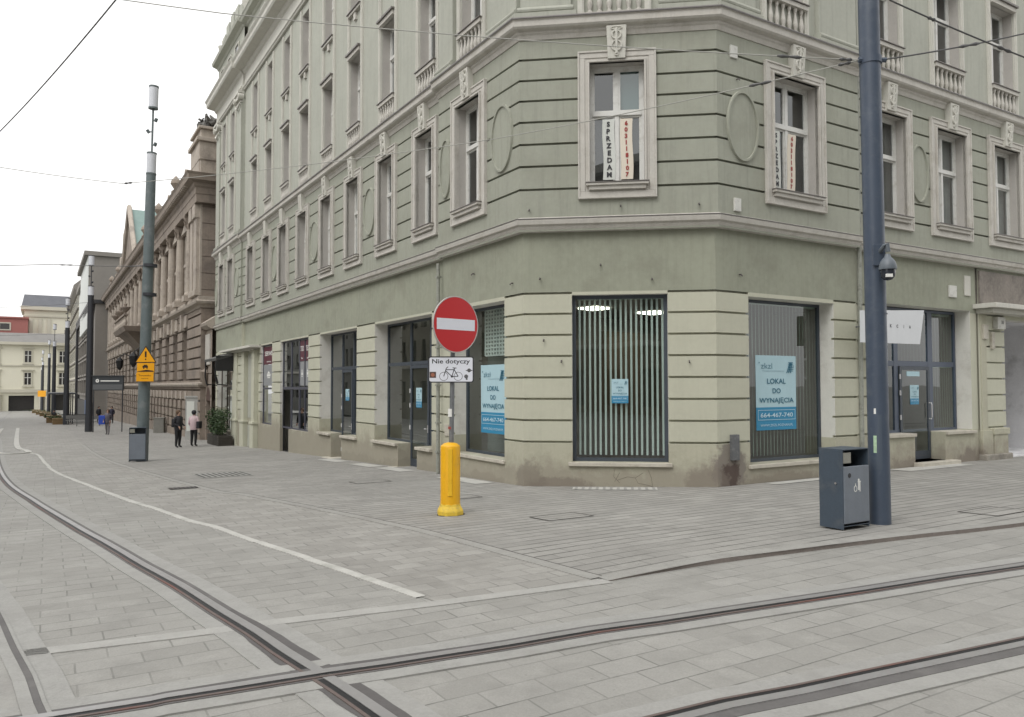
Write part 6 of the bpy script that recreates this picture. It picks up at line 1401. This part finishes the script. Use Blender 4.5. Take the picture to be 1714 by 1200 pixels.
mb=MB(); mb.box(FE3,-32,-11.5,-5,20.6,-12,0); fpart(mb,'walls',M_fred,rb)
mb=MB(); mb.box(FE3,-32,-11.3,20.6,21.0,-12,.4)
for u in (-25,-22.5,-20): mb.box(FE3,u-.7,u+.7,21.0,21.7,-2,0)
fpart(mb,'parapet',M_fred,rb)
for u in (-24,-16.8): mb=MB(); frame(mb,FE3,u-1.4,u+1.4,17.2,19.4,.3,0,.15); w_=fpart(mb,'window',M_fpale,rb); mb=MB(); mb.box(FE3,u-1.1,u+1.1,17.5,19.1,0,.05); fpart(mb,'pane',M_dwin,w_)
bh=thing('blue_roof_house','house with pale blue metal roof at the far left edge','building',FE3(-36,-5)); mb=MB(); mb.box(FE3,-46,-29.5,-5,16.5,2,8); fpart(mb,'walls',M_fpale,bh)
mb=MB(); mb.hexa([FE3(-46,16.5,8),FE3(-28,16.5,8),FE3(-28,16.5,2),FE3(-46,16.5,2),FE3(-40,23,6),FE3(-32.5,20.5,6),FE3(-32.5,20.5,4),FE3(-40,23,4)]); fpart(mb,'roof',mat('blue_metal_roof',(.20,.30,.38),.5),bh)
# opposite side: town houses across both streets, seen as reflections in the shop glass
FO=Face(nR*13-dR*14,dR,Vector((-nR.x,-nR.y)),1)
for k,(a,b,hh,m,l) in enumerate(((-12,16,15,mat('opp_beige',(.24,.2,.16),.85,noise=.1),'beige town house behind the viewer'),(16.2,40,17,mat('opp_grey',(.20,.20,.185),.85,noise=.1),'grey town house across the right hand street'))):
    R_=thing('town_house',l,'building',FO((a+b)/2,0)); mb=MB(); n=int((b-a)/2.8); hl=[]
    for i in range(n):
        u=a+1.5+2.8*i
        for z_ in (.5,4.8,8.4,11.8): 
            if z_+2.4<hh: hl.append((u-.65,u+.65,z_,z_+2.3))
    wallgrid(mb,FO,a,b,-.5,hh,0,hl,[],D=.25); build(mb,'front_wall',[m,m],R_,fix=False)
    mb=MB(); mb.box(FO,a,b,-.5,hh,-8,-.26); build(mb,'dark_windows',M_dwin,R_)
    mb=MB(); mb.box(FO,a,b,hh,hh+.5,-8,.6); mb.box(FO,a,b,4.1,4.4,0,.25); build(mb,'cornice',M_trim,R_)

FO2=Face(sn(0,25.0),Vector((-dL.x,-dL.y)),Vector((-nL.x,-nL.y)),1)
for a,b,hh,m,l in ((-70,-34,15,mat('opp_cream',(.25,.235,.19),.85,noise=.1),'cream town house far along the left hand street'),(-120,-70,17,mat('opp_grey',(.20,.20,.185),.85,noise=.1),'grey town house far along the left hand street'),(-34,-12,13,mat('opp_cream',(.25,.235,.19),.85,noise=.1),'cream town house across the left hand street'),(-12,8,16,mat('opp_brick',(.2,.165,.14),.85,noise=.1),'brown town house at the opposite left corner')):
    R_=thing('town_house',l,'building',FO2((a+b)/2,0)); mb=MB(); n=int((b-a)/2.6); hl=[]
    for i in range(n):
        u=a+1.4+2.6*i
        for z_ in (0,4.4,8.0,11.4):
            if z_+2.4<hh: hl.append((u-.6,u+.6,z_,z_+2.3))
    wallgrid(mb,FO2,a,b,-2,hh,0,hl,[],D=.25); build(mb,'front_wall',[m,m],R_,fix=False)
    mb=MB(); mb.box(FO2,a,b,-2,hh,-8,-.26); build(mb,'dark_windows',M_dwin,R_)
    mb=MB(); mb.box(FO2,a,b,hh,hh+.5,-8,.6); mb.box(FO2,a,b,3.7,4.0,0,.25); build(mb,'cornice',M_trim,R_)
